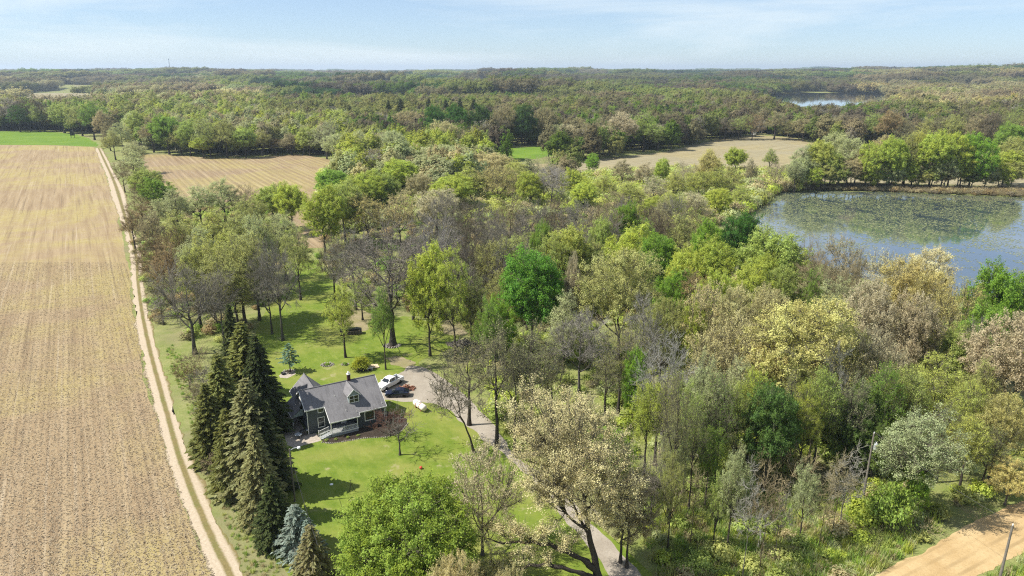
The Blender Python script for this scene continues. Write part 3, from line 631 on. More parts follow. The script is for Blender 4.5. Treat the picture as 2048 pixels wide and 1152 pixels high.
heap('brush_pile', 925, 690, 3.2, 1.6, 1.2, 150, M['pole'], 'long grey brush and log pile under the leafing trees past the driveway', 'brush pile', 2, (1, 3), (.04, .12))
heap('brush_pile', 962, 700, 2.2, 1.2, 1.0, 100, M['wood'], 'dark tangled brush pile at the end of the grey log pile', 'brush pile', 3, (.8, 2.2), (.04, .1))
heap('stone_heap', 1003, 768, 1.6, .9, .9, 60, M['stone'], 'pale pinkish heap of rubble in the grass past the driveway', 'rubble heap', 4, (.4, .8), (.15, .28))
heap('brush_pile', 1340, 985, 2.2, 1.6, 1.9, 160, M['wood'], 'tangled brown brush pile at the edge of the roadside wood', 'brush pile', 5, (1.2, 3.2), (.03, .08))
heap('brush_pile', 1452, 1022, 2.6, .9, .7, 110, M['wood'], 'low line of fallen branches in front of the roadside trunks', 'brush pile', 6, (1, 2.6), (.03, .09))
# long dark stack on the back lawn
p = at(702, 668); wp = tag(empty('woodpile', p, math.radians(12)), 'long low dark stack under a black cover on the back lawn', 'woodpile')
m = MB(); loft(m, [[(x, -.75, 0), (x, .75, 0), (x, .7, h_ * .92), (x, .15, h_), (x, -.2, h_ * .99), (x, -.7, h_ * .9)] for x, h_ in ((-2.4, 1.25), (-1.6, 1.38), (-.6, 1.5), (.4, 1.46), (1.3, 1.5), (2.4, 1.2))]); m.build('cover', M['tarp'], wp)
for x in np.arange(-2.2, 2.3, .34):
    for z in (.2, .52, .84):
        m = MB().tube([(x + (z > .5) * .12, -.86, z), (x + (z > .5) * .12, -.7, z)], .14, 7); m.build('log', M['wood'], wp)
# ringed beds on the lawn
def ring(px, py, rx, ry, label, mulch=True, seed=1, size=.3, wide=1):
    p = at(px, py); root = tag(empty('stone_ring', p), label, 'stone ring'); m = MB()
    for k in range(wide):
        f = 1 - .2 * k; pts = [(rx * f * math.cos(a), ry * f * math.sin(a)) for a in np.linspace(0, 2 * math.pi, 40)]; stones(m, pts, 0, size, seed + k, .02)
    tag(m.build('stones', M['stone'], root), kind='stuff')
    pts = [(rx * .93 * math.cos(a), ry * .93 * math.sin(a)) for a in np.linspace(0, 2 * math.pi, 28, endpoint=False)]
    b = MB(); b.prism([(x, y, .0) for x, y in pts], (0, 0, .055)); b.build('bed', M['mulch'] if mulch else M['stone'], root); return root
ring(655, 730, 1.25, 1.0, 'larger oval stone ring with a low plant on the lawn behind the house', seed=3, wide=2)
ring(690, 729, .75, .62, 'small stone ring with a low plant near the clipped yellow shrub', seed=6)
ring(784, 692, 1.75, 1.45, 'pale stone ring round the foot of the big bare tree', True, 9, .36, 3)
ring(578, 744, 1.15, 1.0, 'stone ring round the little blue spruce', seed=14, wide=2)
patch('stone_pad', [(558, 752), (568, 742), (588, 743), (592, 748), (575, 757), (560, 756)], .026, M['concrete'], 'pale flat stone pad beside the little spruce', .4, .05, 33)
fp = tag(empty('fire_pit', at(566, 749)), 'small dark fire pit bowl on the stone pad by the little spruce', 'fire pit'); MB().lathe([(.2, .05), (.28, .12), (.42, .38), (.46, .40), (.38, .36), (.02, .2)], 14).build('bowl', M['dark'], fp)
for a in (0, 2.1, 4.2): MB().tube([(.3 * math.cos(a), .3 * math.sin(a), .02), (.25 * math.cos(a), .25 * math.sin(a), .2)], .03, 5).build('leg', M['dark'], fp)
patch('mulch_ring', [(703, 739), (712, 731), (735, 730), (746, 736), (742, 742), (722, 743)], .026, M['mulch'], 'dark mulch round the clipped yellow green shrub', .3, .06, 34)
pl = tag(empty('wooden_platform', at(747, 734), math.radians(24)), 'flat pale wooden platform beside the clipped shrub', 'platform')
for i in range(7): m = MB(); m.box(-1.0, 1.0, -.9 + i * .26, -.9 + i * .26 + .24, .14, .19); m.build('plank', M['palewood'], pl)
for x in (-.8, .8): m = MB(); m.box(x - .05, x + .05, -.9, .9, 0, .138); m.build('bearer', M['palewood'], pl)
bn = tag(empty('garden_bench', at(740, 740), math.radians(15)), 'small white garden bench in front of the wooden platform', 'bench')
m = MB(); m.box(-.55, .55, -.2, .2, .40, .47); m.build('seat', M['paint_white'], bn, bevel=.02)
for x in (-.4, .4): m = MB(); m.box(x - .07, x + .07, -.16, .16, 0, .398); m.build('leg', M['paint_white'], bn)
# patio things at the house
gr = tag(empty('barbecue_grill', hp(-.75, .1), HAZ), 'black barbecue grill on the patio at the house corner', 'grill')
m = MB(); m.box(-.5, .5, -.28, .28, .45, .85); m.build('cart', M['dark'], gr); MB().prism([(-.5, -.28, .852), (-.5, -.2, 1.05), (-.5, .2, 1.05), (-.5, .28, .852)], (1.0, 0, 0)).build('lid', M['dark'], gr)
for x in (-.45, .45):
    for y in (-.22, .22): m = MB(); m.box(x - .03, x + .03, y - .03, y + .03, 0, .448); m.build('leg', M['dark'], gr)
m = MB(); m.box(.505, .85, -.25, .25, .78, .84); m.build('side_shelf', M['metal'], gr)
tb = tag(empty('patio_table', hp(-1.5, -.3), HAZ), 'low grey table on the shaded patio', 'table'); MB().lathe([(.02, .68), (.6, .68), (.6, .73), (.02, .73)], 16).build('table_top', M['porch_paint'], tb)
for a in (0.6, 2.2, 3.7, 5.3): MB().tube([(.4 * math.cos(a), .4 * math.sin(a), 0), (.35 * math.cos(a), .35 * math.sin(a), .68)], .03, 5).build('leg', M['porch_paint'], tb)
rc = tag(empty('patio_chair', hp(-2.1, 3.6), HAZ), 'small red chair on the patio by the side porch', 'chair')
m = MB(); m.box(-.25, .25, -.25, .25, .38, .44); m.build('seat', M['red'], rc); m = MB(); m.box(-.25, .25, .2, .26, .441, .95); m.build('backrest', M['red'], rc)
for x in (-.21, .21):
    for y in (-.21, .19): m = MB(); m.box(x - .025, x + .025, y - .025, y + .025, 0, .379); m.build('leg', M['red'], rc)
# lawn bits
bl = tag(empty('red_ball', at(842, 938)), 'bright red ball lying on the front lawn', 'ball'); MB().lathe([(.02, 0)] + [(.24 * math.cos(a), .24 + .24 * math.sin(a)) for a in np.linspace(-1.4, 1.4, 9)] + [(.02, .48)], 14).build('ball', M['red'], bl, smooth=True)
ds = tag(empty('white_disc', at(663, 969)), 'small white lid on the shaded front lawn', 'lid'); MB().lathe([(.24, 0), (.26, .05), (.2, .09), (.02, .1)], 14).build('lid', M['paint_white'], ds)
sp_ = tag(empty('sprinkler_stand', at(703, 985)), 'thin dark tripod stand on the front lawn', 'stand')
for a in (.3, 2.4, 4.5): MB().tube([(.55 * math.cos(a), .55 * math.sin(a), 0), (0, 0, 1.5)], .028, 5).build('leg', M['dark'], sp_)
MB().tube([(0, 0, 1.3), (0, 0, 1.95)], .03, 6).build('riser', M['dark'], sp_); MB().tube([(-.2, 0, 1.96), (.2, .05, 1.98)], .03, 5).build('head', M['dark'], sp_)
br_ = tag(empty('blue_barrel', at(997, 793)), 'small bright blue barrel in the grass beyond the driveway', 'barrel'); MB().lathe([(.2, 0), (.25, .1), (.27, .4), (.25, .72), (.2, .8)], 14).build('drum', M['blue'], br_, smooth=True); MB().lathe([(.19, .801), (.19, .84)], 12).build('lid', M['blue'], br_)
# street furniture: yard light, two power poles, wires
def catenary(a, b, sag, n=14):
    a, b = np.array(a, float), np.array(b, float); return [a + (b - a) * t - np.array([0, 0, sag * 4 * t * (1 - t)]) for t in np.linspace(0, 1, n)]
yl = at(590, 1003); hyl = 8.2
lp = tag(empty('yard_light', yl), 'slender yard light pole with arm lamp beside the conifers', 'lamp post')
MB().tube([(0, 0, 0), (0, 0, hyl)], [.13, .09], 8).build('pole', M['pole'], lp)
MB().tube([(0, 0, hyl - .3), (.5, .1, hyl + .02), (1.1, .2, hyl + .1)], .05, 6).build('arm', M['metal'], lp)
MB().lathe([(.06, .12), (.2, .08), (.24, -.1), (.16, -.2), (.02, -.22)], 12, (1.2, .22, hyl + .08)).build('lamp_head', M['paint_white'], lp)
def power_pole(px, py, h, label, transformer):
    p = at(px, py); root = tag(empty('utility_pole', p), label, 'utility pole')
    MB().tube([(0, 0, 0), (0, 0, h)], [.17, .11], 10).build('pole', M['pole'], root)
    MB().lathe([(.05, 0), (.07, .1), (.05, .22), (.02, .26)], 8, (0, 0, h)).build('insulator', M['paint_white'], root)
    if transformer:
        t = MB().lathe([(.05, 0), (.27, .04), (.29, .1), (.29, .85), (.25, .93), (.05, .96)], 14, (.46, -.05, h - 2.4)).build('transformer', M['metal'], root, smooth=False)
        for y in (-.14, .12): MB().lathe([(.04, 0), (.07, .08), (.04, .2), (.02, .3)], 8, (.46, y - .05, h - 1.44)).build('bushing', M['paint_white'], t)
        m = MB(); m.box(.1, .22, -.1, .0, h - 2.2, h - 1.7); m.build('bracket', M['metal'], root)
    return root, p
h1 = 10.5
pp, q1 = power_pole(1725, 1003, h1, 'leaning grey utility pole with transformer can among the roadside trees', True)
pp2, q2 = power_pole(1990, 1195, 9.5, 'plain grey utility pole at the near side of the dirt road', False)
def wire(name, a, b, sag, label, rad=.018):
    m = MB(); m.tube(catenary(a, b, sag), rad, 4); return tag(m.build(name, M['dark']), label, 'cable')
wire('power_line', (q1[0], q1[1], h1 + .25), (q2[0], q2[1], 9.75), .5, 'overhead power line between the two utility poles', .015)
gw = MB(); g0 = np.array([q1[0], q1[1], h1 - 3.2]); gpt = at(1800, 985); gw.tube([g0, (gpt[0], gpt[1], .05)], .04, 5); tag(gw.build('guy_wire', M['metal']), 'pale guy wire slanting down from the transformer pole', 'cable')
ye = at(640, 1230)
wire('service_cable', (yl[0], yl[1], hyl - .5), (ye[0] + .5, ye[1], 9.0), .6, 'thin cable running from the yard light pole past the blue spruce', .03)
# far things
def hut(px, py, label, mat, s=1.0, legs=1.6):
    p = at(px, py); root = tag(empty('hunting_blind', p, .4), label, 'hut'); m = MB(); m.box(-1.1 * s, 1.1 * s, -1.1 * s, 1.1 * s, legs, legs + 2.2 * s); c_ = m.build('cabin', mat, root)
    m = MB(); m.prism([(-1.3 * s, -1.3 * s, legs + 2.21 * s), (1.3 * s, -1.3 * s, legs + 2.21 * s), (0, -1.3 * s, legs + 2.9 * s)], (0, 2.6 * s, 0)); m.build('roof', M['dark'], root)
    m = MB(); m.box(-.5 * s, .5 * s, -1.14 * s, -1.105 * s, legs + 1.1 * s, legs + 1.6 * s); m.build('window', M['glass'], c_)
    for x in (-.9, .9):
        for y in (-.9, .9): m = MB(); m.box(x * s - .1, x * s + .1, y * s - .1, y * s + .1, 0, legs - .002); m.build('leg', M['wood'], root)
hut(1507, 274, 'small white raised hunting blind at the far edge of the tan pasture', M['paint_white'], 1.3, 2.0)
hut(146, 276, 'dark raised hunting blind at the edge of the green crop strip', M['dark'], 1.4, 2.2)
def mast(px, base_m, h, label, w):
    d_ = (px - 1024) / F_PX; y = base_m; x = y * d_ / CP * (1 / (1 + 0)) ; x = d_ * (y * CP + (CAM_H - 30) * SP)
    z0 = float(hgt(x, y)); root = tag(empty('radio_mast', (x, y, z0)), label, 'mast')
    for a in (0, 2.09, 4.19): MB().tube([(w * math.cos(a), w * math.sin(a), 0), (w * .35 * math.cos(a), w * .35 * math.sin(a), h)], w * .16, 5).build('leg', M['metal'], root)
    n = 12
    for k in range(n):
        z1, z2 = h * k / n, h * (k + 1) / n; f1, f2 = 1 - .65 * k / n, 1 - .65 * (k + 1) / n
        m = MB()
        for a, b in ((0, 2.09), (2.09, 4.19), (4.19, 6.283)): m.tube([(w * f1 * math.cos(a), w * f1 * math.sin(a), z1), (w * f2 * math.cos(b), w * f2 * math.sin(b), z2)], w * .1, 4)
        m.build('bracing', M['metal'], root)
    m = MB(); m.lathe([(w * .9, h - 6), (w * .9, h), (.1, h + .5)], 10); m.build('antenna_panel', M['metal'], root)
mast(341, 4600, 86, 'tall lattice radio mast on the horizon above the left woods', 3.2)
mast(312, 6800, 84, 'fainter thin radio mast on the horizon, beside the taller mast', 2.2)
p = at(862, 165, 17.0); zb_ = float(hgt(p[0], p[1])); fb = tag(empty('far_barn', (p[0], p[1], zb_), .3), 'tiny white roofed barn far off among the woods', 'barn'); hb_ = max(6.0, 17.0 - zb_)
m = MB(); m.box(-11, 11, -7, 7, 0, hb_); m.build('wall', M['paint_white'], fb); m = MB(); m.prism([(-12, -8, hb_ + .02), (-12, 8, hb_ + .02), (-12, 0, hb_ + 3.5)], (24, 0, 0)); m.build('roof', M['cap'], fb)
# fallen trunk pieces
def log(px, py, px2, py2, r, label, mat='wood'):
    a, b = at(px, py), at(px2, py2); d_ = b - a; L_ = np.linalg.norm(d_); root = tag(empty('fallen_log', a, math.atan2(d_[1], d_[0])), label, 'log')
    MB().tube([(0, 0, r), (L_ * .5, .1, r * 1.1), (L_, 0, r * 1.3)], [r, r * .9, r * .7], 8).build('trunk', M[mat], root)
    MB().tube([(L_ * .6, .05, r * 1.1), (L_ * .7, .8, r * 3.5), (L_ * .78, 1.3, r * 5)], [r * .4, r * .3, r * .15], 6).build('branch_stub', M[mat], root)
log(1425, 962, 1450, 975, .32, 'grey fallen log on bright green groundcover in the roadside wood')
log(1390, 905, 1428, 955, .12, 'pale thin fallen trunk leaning across the roadside groundcover', 'stone')

# ------------------------------------------------------------------ trees
def t_leaf(name, far=False, transl=.52):
    t = NT(name)
    if far: c = t.n('ShaderNodeAttribute', attribute_name='tint', attribute_type='INSTANCER').outputs['Color']
    else: c = t.n('ShaderNodeObjectInfo').outputs['Color']
    tone = t.n('ShaderNodeAttribute', attribute_name='tone').outputs['Fac']
    hs = t.n('ShaderNodeHueSaturation'); t.put(hs.inputs['Hue'], t.rng(tone, 0, 1, .488, .525)); t.put(hs.inputs['Value'], t.rng(tone, 0, 1, .80, 1.18) if far else t.rng(tone, 0, 1, .72, 1.25)); t.put(hs.inputs['Saturation'], t.rng(tone, 0, 1, 1.08, .9)); t.l(c, hs.inputs['Color'])
    d = t.n('ShaderNodeBsdfDiffuse'); t.l(hs.outputs[0], d.inputs[0]); tr = t.n('ShaderNodeBsdfTranslucent'); t.l(hs.outputs[0], tr.inputs[0])
    mx = t.n('ShaderNodeMixShader'); mx.inputs[0].default_value = transl; t.l(d.outputs[0], mx.inputs[1]); t.l(tr.outputs[0], mx.inputs[2])
    return t.end(mx.outputs[0])
M['leaf'] = t_leaf('leaves'); M['leaf_far'] = t_leaf('leaves_far', True)
def t_bark(name, src, k=1.0, fixed=None):
    t = NT(name); co = t.coords(scale=(1, 1, .3)); n = t.noise(co, 3.5, 5, .7)
    if src == 'obj': c = t.n('ShaderNodeObjectInfo').outputs['Color']
    elif src == 'inst': c = t.n('ShaderNodeAttribute', attribute_name='tint', attribute_type='INSTANCER').outputs['Color']
    else: c = t.mix(0.0, fixed, fixed)
    col = t.mix(t.rng(n, .3, .7, 0, .55), c, (.03, .025, .02)) if src != 'inst' else c
    return t.end(t.bsdf(col, .95, .1, bump=n, bstr=.4, bdist=.05) if src != 'inst' else t.bsdf(col, .95, .1))
M['bark'] = t_bark('bark', 'obj'); M['twig'] = t_bark('twig', 'fix', fixed=(.31, .28, .205)); M['twig_tint'] = t_bark('twig_tinted', 'obj'); M['twig_far'] = t_bark('twig_far', 'inst')

def tubes(P, R, sides):
    """P (K,N,3) polylines, R (K,N) radii -> V, Q"""
    P = np.asarray(P, float); Kn, N, _ = P.shape
    T = np.gradient(P, axis=1) if N > 1 else P; T /= np.linalg.norm(T, axis=2, keepdims=True) + 1e-9
    ref = np.where(np.abs(T[..., 2:3]) < .9, np.array([0, 0, 1.0]), np.array([1.0, 0, 0])); A = np.cross(T, ref); A /= np.linalg.norm(A, axis=2, keepdims=True) + 1e-9; B = np.cross(T, A)
    th = np.arange(sides) * 2 * np.pi / sides
    V = P[:, :, None, :] + R[:, :, None, None] * (np.cos(th)[None, None, :, None] * A[:, :, None, :] + np.sin(th)[None, None, :, None] * B[:, :, None, :])
    k, i, s = np.meshgrid(np.arange(Kn), np.arange(N - 1), np.arange(sides), indexing='ij'); s2 = (s + 1) % sides; b = (k * N + i) * sides
    Q = np.stack([b + s, b + s2, b + sides + s2, b + sides + s], -1).reshape(-1, 4)
    return V.reshape(-1, 3), Q
def bez(a, b, c, n):
    t = np.linspace(0, 1, n)[None, :, None]; return (1 - t) ** 2 * a[:, None] + 2 * t * (1 - t) * b[:, None] + t * t * c[:, None]
def leaves(r, C, size, up=.35, asp=.75, nbias=None):
    """one four-cornered leaf clump per centre C"""
    n = len(C); N = r.normal(size=(n, 3)); N[:, 2] += up * 2
    if nbias is not None: N += nbias
    N /= np.linalg.norm(N, axis=1, keepdims=True); A = np.cross(N, r.normal(size=(n, 3))); A /= np.linalg.norm(A, axis=1, keepdims=True) + 1e-9; B = np.cross(N, A)
    s = size * r.uniform(.6, 1.35, (n, 1)); a = A * s * .5; b = B * s * .5 * asp; bend = N * s * .12
    V = np.stack([C - a - bend, C - b * .9 + bend, C + a - bend, C + b * .9 + bend], 1).reshape(-1, 3)
    return V, np.arange(n * 4).reshape(-1, 4)
class Acc:
    def __init__(s): s.V = []; s.Q = []; s.M = []; s.T = []; s.n = 0
    def add(s, V, Q, mi, tone=None):
        s.V.append(V); s.Q.append(Q + s.n); s.M.append(np.full(len(Q), mi)); s.T.append(np.full(len(Q), .5) if tone is None else tone); s.n += len(V)
    def mesh(s, name, mats):
        return mesh_np(name, np.concatenate(s.V), np.concatenate(s.Q), mats, np.concatenate(s.M), {'tone': ('FACE', 'FLOAT', np.concatenate(s.T))})
def spread_points(r, cand, n):
    idx = [0]; d = np.linalg.norm(cand - cand[0], axis=1)
    for _ in range(n - 1):
        j = int(np.argmax(d * r.uniform(.6, 1, len(d)))); idx.append(j); d = np.minimum(d, np.linalg.norm(cand - cand[j], axis=1))
    return cand[idx]
def broad(seed, h=18, R=6.5, base=.32, clumps=64, tips=14, lper=10, leaf=.36, puff=.17, mains=7, fine=0, r0=None, shape='round', lean=(0, 0), trunk_n=1, leafmat='leaf', twigmat='twig', barkmat='bark', twig_r=.028, far=False, shell=.45, extra_limbs=(), lo=-.55, puffy=0):
    r = np.random.default_rng(seed); z0 = base * h; hc = h - z0; r0 = r0 or .0195 * h
    # crown envelope
    nC = clumps * 6; D = r.normal(size=(nC, 3)); D /= np.linalg.norm(D, axis=1, keepdims=True); D = D[D[:, 2] > lo]
    k = r.normal(size=(5, 3)) * 2.0; ph = r.uniform(0, 6.28, 5); lump = 1 + .13 * np.sin(D @ k.T + ph).sum(1) / 1.4
    rad = r.uniform(0, 1, len(D)) ** shell * lump
    zc = z0 + hc * .46; S = np.array([R * .93, R * .93, hc * .52])
    C = D * rad[:, None] * S; dn = C[:, 2] < 0; C[dn, 2] *= .85
    if shape == 'tall': C[:, :2] *= (1.0 - .35 * np.clip(C[:, 2:3] / S[2], -1, 1))
    if shape == 'vase': C[:, :2] *= (.72 + .38 * np.clip(C[:, 2:3] / S[2] + .4, 0, 1))
    C[:, 2] += zc; C[:, 0] += lean[0] * (C[:, 2] / h) ** 1.2; C[:, 1] += lean[1] * (C[:, 2] / h) ** 1.2
    C = spread_points(r, C, min(clumps, len(C)))
    tr, cr = Acc(), Acc()
    # trunk
    nt_ = 9; tt = np.linspace(0, 1, nt_); top = z0 + hc * (.72 if shape == 'tall' else .55)
    tp = np.stack([lean[0] * (tt * top / h) ** 1.2 + .012 * h * smooth_noise1(nt_, seed + 1, 1) * tt, lean[1] * (tt * top / h) ** 1.2 + .012 * h * smooth_noise1(nt_, seed + 2, 1) * tt, tt * top], -1)
    trd = r0 * (1 - .78 * tt) * (1 + .55 * np.exp(-tt * 14)); tr.add(*tubes(tp[None], trd[None], 7 if not far else 4), 0)
    # main limbs: k-means over the clumps by direction
    mc = C[r.choice(len(C), mains, replace=False)]
    for _ in range(5):
        lab = np.argmin(((C[:, None] - mc[None]) ** 2 * np.array([1, 1, .7])).sum(-1), 1)
        mc = np.array([C[lab == j].mean(0) if (lab == j).any() else mc[j] for j in range(mains)])
    hd = np.hypot(mc[:, 0], mc[:, 1]); za = np.clip(mc[:, 2] - hd * r.uniform(.55, 1.0, mains) - .06 * h, .55 * z0 + .04 * h, top * .97)
    P0 = np.stack([np.interp(za, tp[:, 2], tp[:, i]) for i in range(3)], -1); P2 = mc * np.array([.94, .94, 1.0]) + 0
    P1 = P0 + (P2 - P0) * np.array([.62, .62, .34]) + r.normal(0, .03 * h, (mains, 3)); PM = bez(P0, P1, P2, 8)
    PM += np.cumsum(r.normal(0, .009 * h, PM.shape), 1) * np.linspace(0, 1, 8)[None, :, None] * .5
    rm = np.interp(za, tp[:, 2], trd) * .68; RM = rm[:, None] * np.linspace(1, .28, 8)[None]; tr.add(*tubes(PM, RM, 6 if not far else 3), 0)
    for L_ in extra_limbs:                      # explicit heavy limbs: list of points and start radius
        pts = catmull(np.array(L_[0], float), 4); pts = pts + np.stack([smooth_noise1(len(pts), seed + 60 + i_, 1) for i_ in range(3)], 1) * .10; tr.add(*tubes(pts[None], (np.linspace(L_[1], L_[1] * .1, len(pts)) * (1 + .10 * smooth_noise1(len(pts), seed + 5, 1)))[None], 8), 0)
    # sub branches
    XS, XC = [], []
    for L_ in extra_limbs:
        pts = catmull(np.array(L_[0], float), 6); n_ = 16; ii = np.sort(r.integers(int(len(pts) * .35), len(pts), n_)); a_ = pts[ii]; e_ = a_ + r.normal(0, 1, (n_, 3)) * np.array([1.1, 1.1, .6]) + np.array([-.6, 0, 1.3]); XS.append(bez(a_, (a_ + e_) / 2 + r.normal(0, .25, (n_, 3)), e_, 5)); XC.append(e_)
    nC = len(C); ts = r.uniform(.38, .98, nC); i0 = np.clip((ts * 7).astype(int), 0, 6); fr = (ts * 7 - i0)[:, None]
    S0 = PM[lab, i0] * (1 - fr) + PM[lab, i0 + 1] * fr; S1 = S0 + (C - S0) * np.array([.6, .6, .38]) + r.normal(0, .018 * h, (nC, 3)); PS = bez(S0, S1, C, 5)
    rs = RM[lab, i0] * .5; RS = rs[:, None] * np.linspace(1, .32, 5)[None]
    if XS: PS = np.concatenate([PS] + XS); C = np.concatenate([C] + XC); RS = np.concatenate([RS, np.linspace(.06, .02, 5)[None].repeat(len(PS) - nC, 0)]); nC = len(C)
    if not far: tr.add(*tubes(PS, RS, 4), 0)
    else: cr.add(*tubes(PS, RS * 1.3, 3), 0)
    # twigs
    nT = nC * tips; own = np.repeat(np.arange(nC), tips); tt2 = r.uniform(.35, 1, nT); j0 = np.clip((tt2 * 4).astype(int), 0, 3); f2 = (tt2 * 4 - j0)[:, None]
    W0 = PS[own, j0] * (1 - f2) + PS[own, j0 + 1] * f2
    off = r.normal(size=(nT, 3)); off /= np.linalg.norm(off, axis=1, keepdims=True); off *= (r.uniform(0, 1, (nT, 1)) ** .5) * puff * R * r.uniform(.7, 1.35, nC)[own][:, None] * 1.6
    off[:, 2] = off[:, 2] * .75 + .05 * R * puff
    W2 = C[own] + off; W1 = (W0 + W2) / 2 + r.normal(0, .1, (nT, 3)) + np.array([0, 0, -.04 * R])
    if not far:
        PW = bez(W0, W1, W2, 3); cr.add(*tubes(PW, np.full((nT, 3), twig_r) * np.array([1.15, .9, .6]), 3), 0)
    else: PW = bez(W0, W1, W2, 3)
    if fine:
        nF = nT * fine; ow = np.repeat(np.arange(nT), fine); tf = r.uniform(.25, 1, (nF, 1)); F0 = W0[ow] * (1 - tf) + W2[ow] * tf
        dr = (W2 - W0)[ow]; dr /= np.linalg.norm(dr, axis=1, keepdims=True) + 1e-9; dr = dr + r.normal(0, .75, (nF, 3)) + np.array([0, 0, .45]); dr /= np.linalg.norm(dr, axis=1, keepdims=True)
        F2 = F0 + dr * r.uniform(.35, 1.15, (nF, 1)) * (.055 * h if not far else .08 * h); PF = np.stack([F0, F2], 1)
        cr.add(*tubes(PF, np.stack([np.full(nF, twig_r * .75), np.full(nF, twig_r * .4)], 1), 3), 0, r.uniform(0, 1, nF).repeat(3))
    if lper:
        nL = nT * lper; ow = np.repeat(np.arange(nT), lper); tl = np.where(r.uniform(0, 1, (nL, 1)) < .62, r.normal(1.0, .04, (nL, 1)), r.uniform(.35, 1.05, (nL, 1))); LC = W0[ow] * (1 - tl) + W2[ow] * tl + r.normal(0, max(.20, leaf * .6), (nL, 3))
        nb = (LC - C[own[ow]]); nb /= np.linalg.norm(nb, axis=1, keepdims=True) + 1e-9
        if puffy:
            ob = (LC - np.array([lean[0] * .6, lean[1] * .6, zc - .15 * hc])) / S; ob /= np.linalg.norm(ob, axis=1, keepdims=True); nb = ob * puffy + nb * puffy * .8
        else: nb = nb * 1.5
        V, Q = leaves(r, LC, leaf, .35, .8, nb); ct = .45 * r.uniform(.1, .9, nC)[own[ow]] + .55 * r.uniform(.1, .9, nT)[ow]
        cr.add(V, Q, 1, np.clip(ct * .75 + r.uniform(0, .25, nL), 0, 1))
    nm = f'{"far_" if far else ""}tree_{seed}'
    allv = np.concatenate(cr.V); h = float(np.percentile(allv[:, 2], 99.3)); ctr = allv[:, :2].mean(0); R = float(np.percentile(np.linalg.norm(allv[:, :2] - ctr, axis=1), 96))
    return dict(trunk=tr.mesh(nm + '_trunk', [M[barkmat]]), crown=cr.mesh(nm + '_crown', [M[twigmat], M[leafmat]]), h=h, r=R)
def conifer(seed, h=20, R=4.2, base=.04, whorls=30, per=8, sprays=26, spray=.62, far=False, droop=.25, leafmat='leaf', barkmat='bark', twigmat='twig'):
    r = np.random.default_rng(seed); tr, cr = Acc(), Acc()
    tp = np.array([[0, 0, 0], [.02, .03, h * .4], [0, -.02, h * .75], [0, 0, h]]); tr.add(*tubes(tp[None], np.array([[.017 * h, .012 * h, .006 * h, .01]]), 7 if not far else 4), 0)
    zs = np.concatenate([base * h + (h * .985 - base * h) * (np.linspace(0, 1, whorls) ** .92)]); BC = []; BT = []
    B0 = []; B2 = []
    for i, z in enumerate(zs):
        f = (z / h - base) / (1 - base); L_ = R * (1 - f) ** .82 * (.55 + .45 * min(1, f * 6 + .3)) + .12
        n = max(4, int(per * (1 - .45 * f))); a0 = r.uniform(0, 6.28)
        for k in range(n):
            a = a0 + 6.283 * k / n + r.normal(0, .18); l = L_ * r.uniform(.72, 1.14); B0.append((0, 0, z)); B2.append((l * math.cos(a), l * math.sin(a), z - droop * l * r.uniform(.4, 1.3) * (1 - .6 * f) + .12 * l * f))
    B0, B2 = np.array(B0), np.array(B2); n = len(B0); B1 = (B0 + B2) / 2 + np.array([0, 0, 1]) * (np.linalg.norm(B2 - B0, axis=1) * .10)[:, None]
    PB = bez(B0, B1, B2, 4)
    if not far: cr.add(*tubes(PB, np.full((n, 4), .05) * np.array([1, .8, .6, .25]), 3), 0)
    ln = np.linalg.norm(B2 - B0, axis=1); cnt = np.maximum(4, (sprays * ln / R).astype(int)); own = np.repeat(np.arange(n), cnt); m = len(own)
    t = r.uniform(.18, 1.02, (m, 1)); P = (1 - t) ** 2 * B0[own] + 2 * t * (1 - t) * B1[own] + t * t * B2[own]; d = (B2 - B0)[own]; d /= np.linalg.norm(d, axis=1, keepdims=True) + 1e-9
    side = np.cross(d, (0, 0, 1.0)); side /= np.linalg.norm(side, axis=1, keepdims=True) + 1e-9
    w = r.uniform(-1, 1, (m, 1)) * (.26 * ln[own][:, None] * (1.05 - t)) ; P = P + side * w + np.array([0, 0, -1]) * (np.abs(w) * .35 + r.uniform(0, .14, (m, 1)))
    dirv = d * .8 + side * np.sign(w) * .55 + np.array([0, 0, -.28]) + r.normal(0, .25, (m, 3)); dirv /= np.linalg.norm(dirv, axis=1, keepdims=True)
    N = np.cross(dirv, np.cross((0, 0, 1.0), dirv) + r.normal(0, .6, (m, 3))); N /= np.linalg.norm(N, axis=1, keepdims=True) + 1e-9; Bv = np.cross(N, dirv)
    s = spray * r.uniform(.65, 1.3, (m, 1)); V = np.stack([P - dirv * s * .35, P + Bv * s * .26, P + dirv * s * .65, P - Bv * s * .26], 1).reshape(-1, 3)
    cr.add(V, np.arange(m * 4).reshape(-1, 4), 1, np.clip(r.uniform(0, .75, m) + .25 * (t[:, 0] > .75), 0, 1))
    R = float(np.percentile(np.linalg.norm(V[:, :2], axis=1), 97.5))
    nm = f'{"far_" if far else ""}conifer_{seed}'
    return dict(trunk=tr.mesh(nm + '_trunk', [M[barkmat]]), crown=cr.mesh(nm + '_crown', [M[twigmat], M[leafmat]]), h=h, r=R)

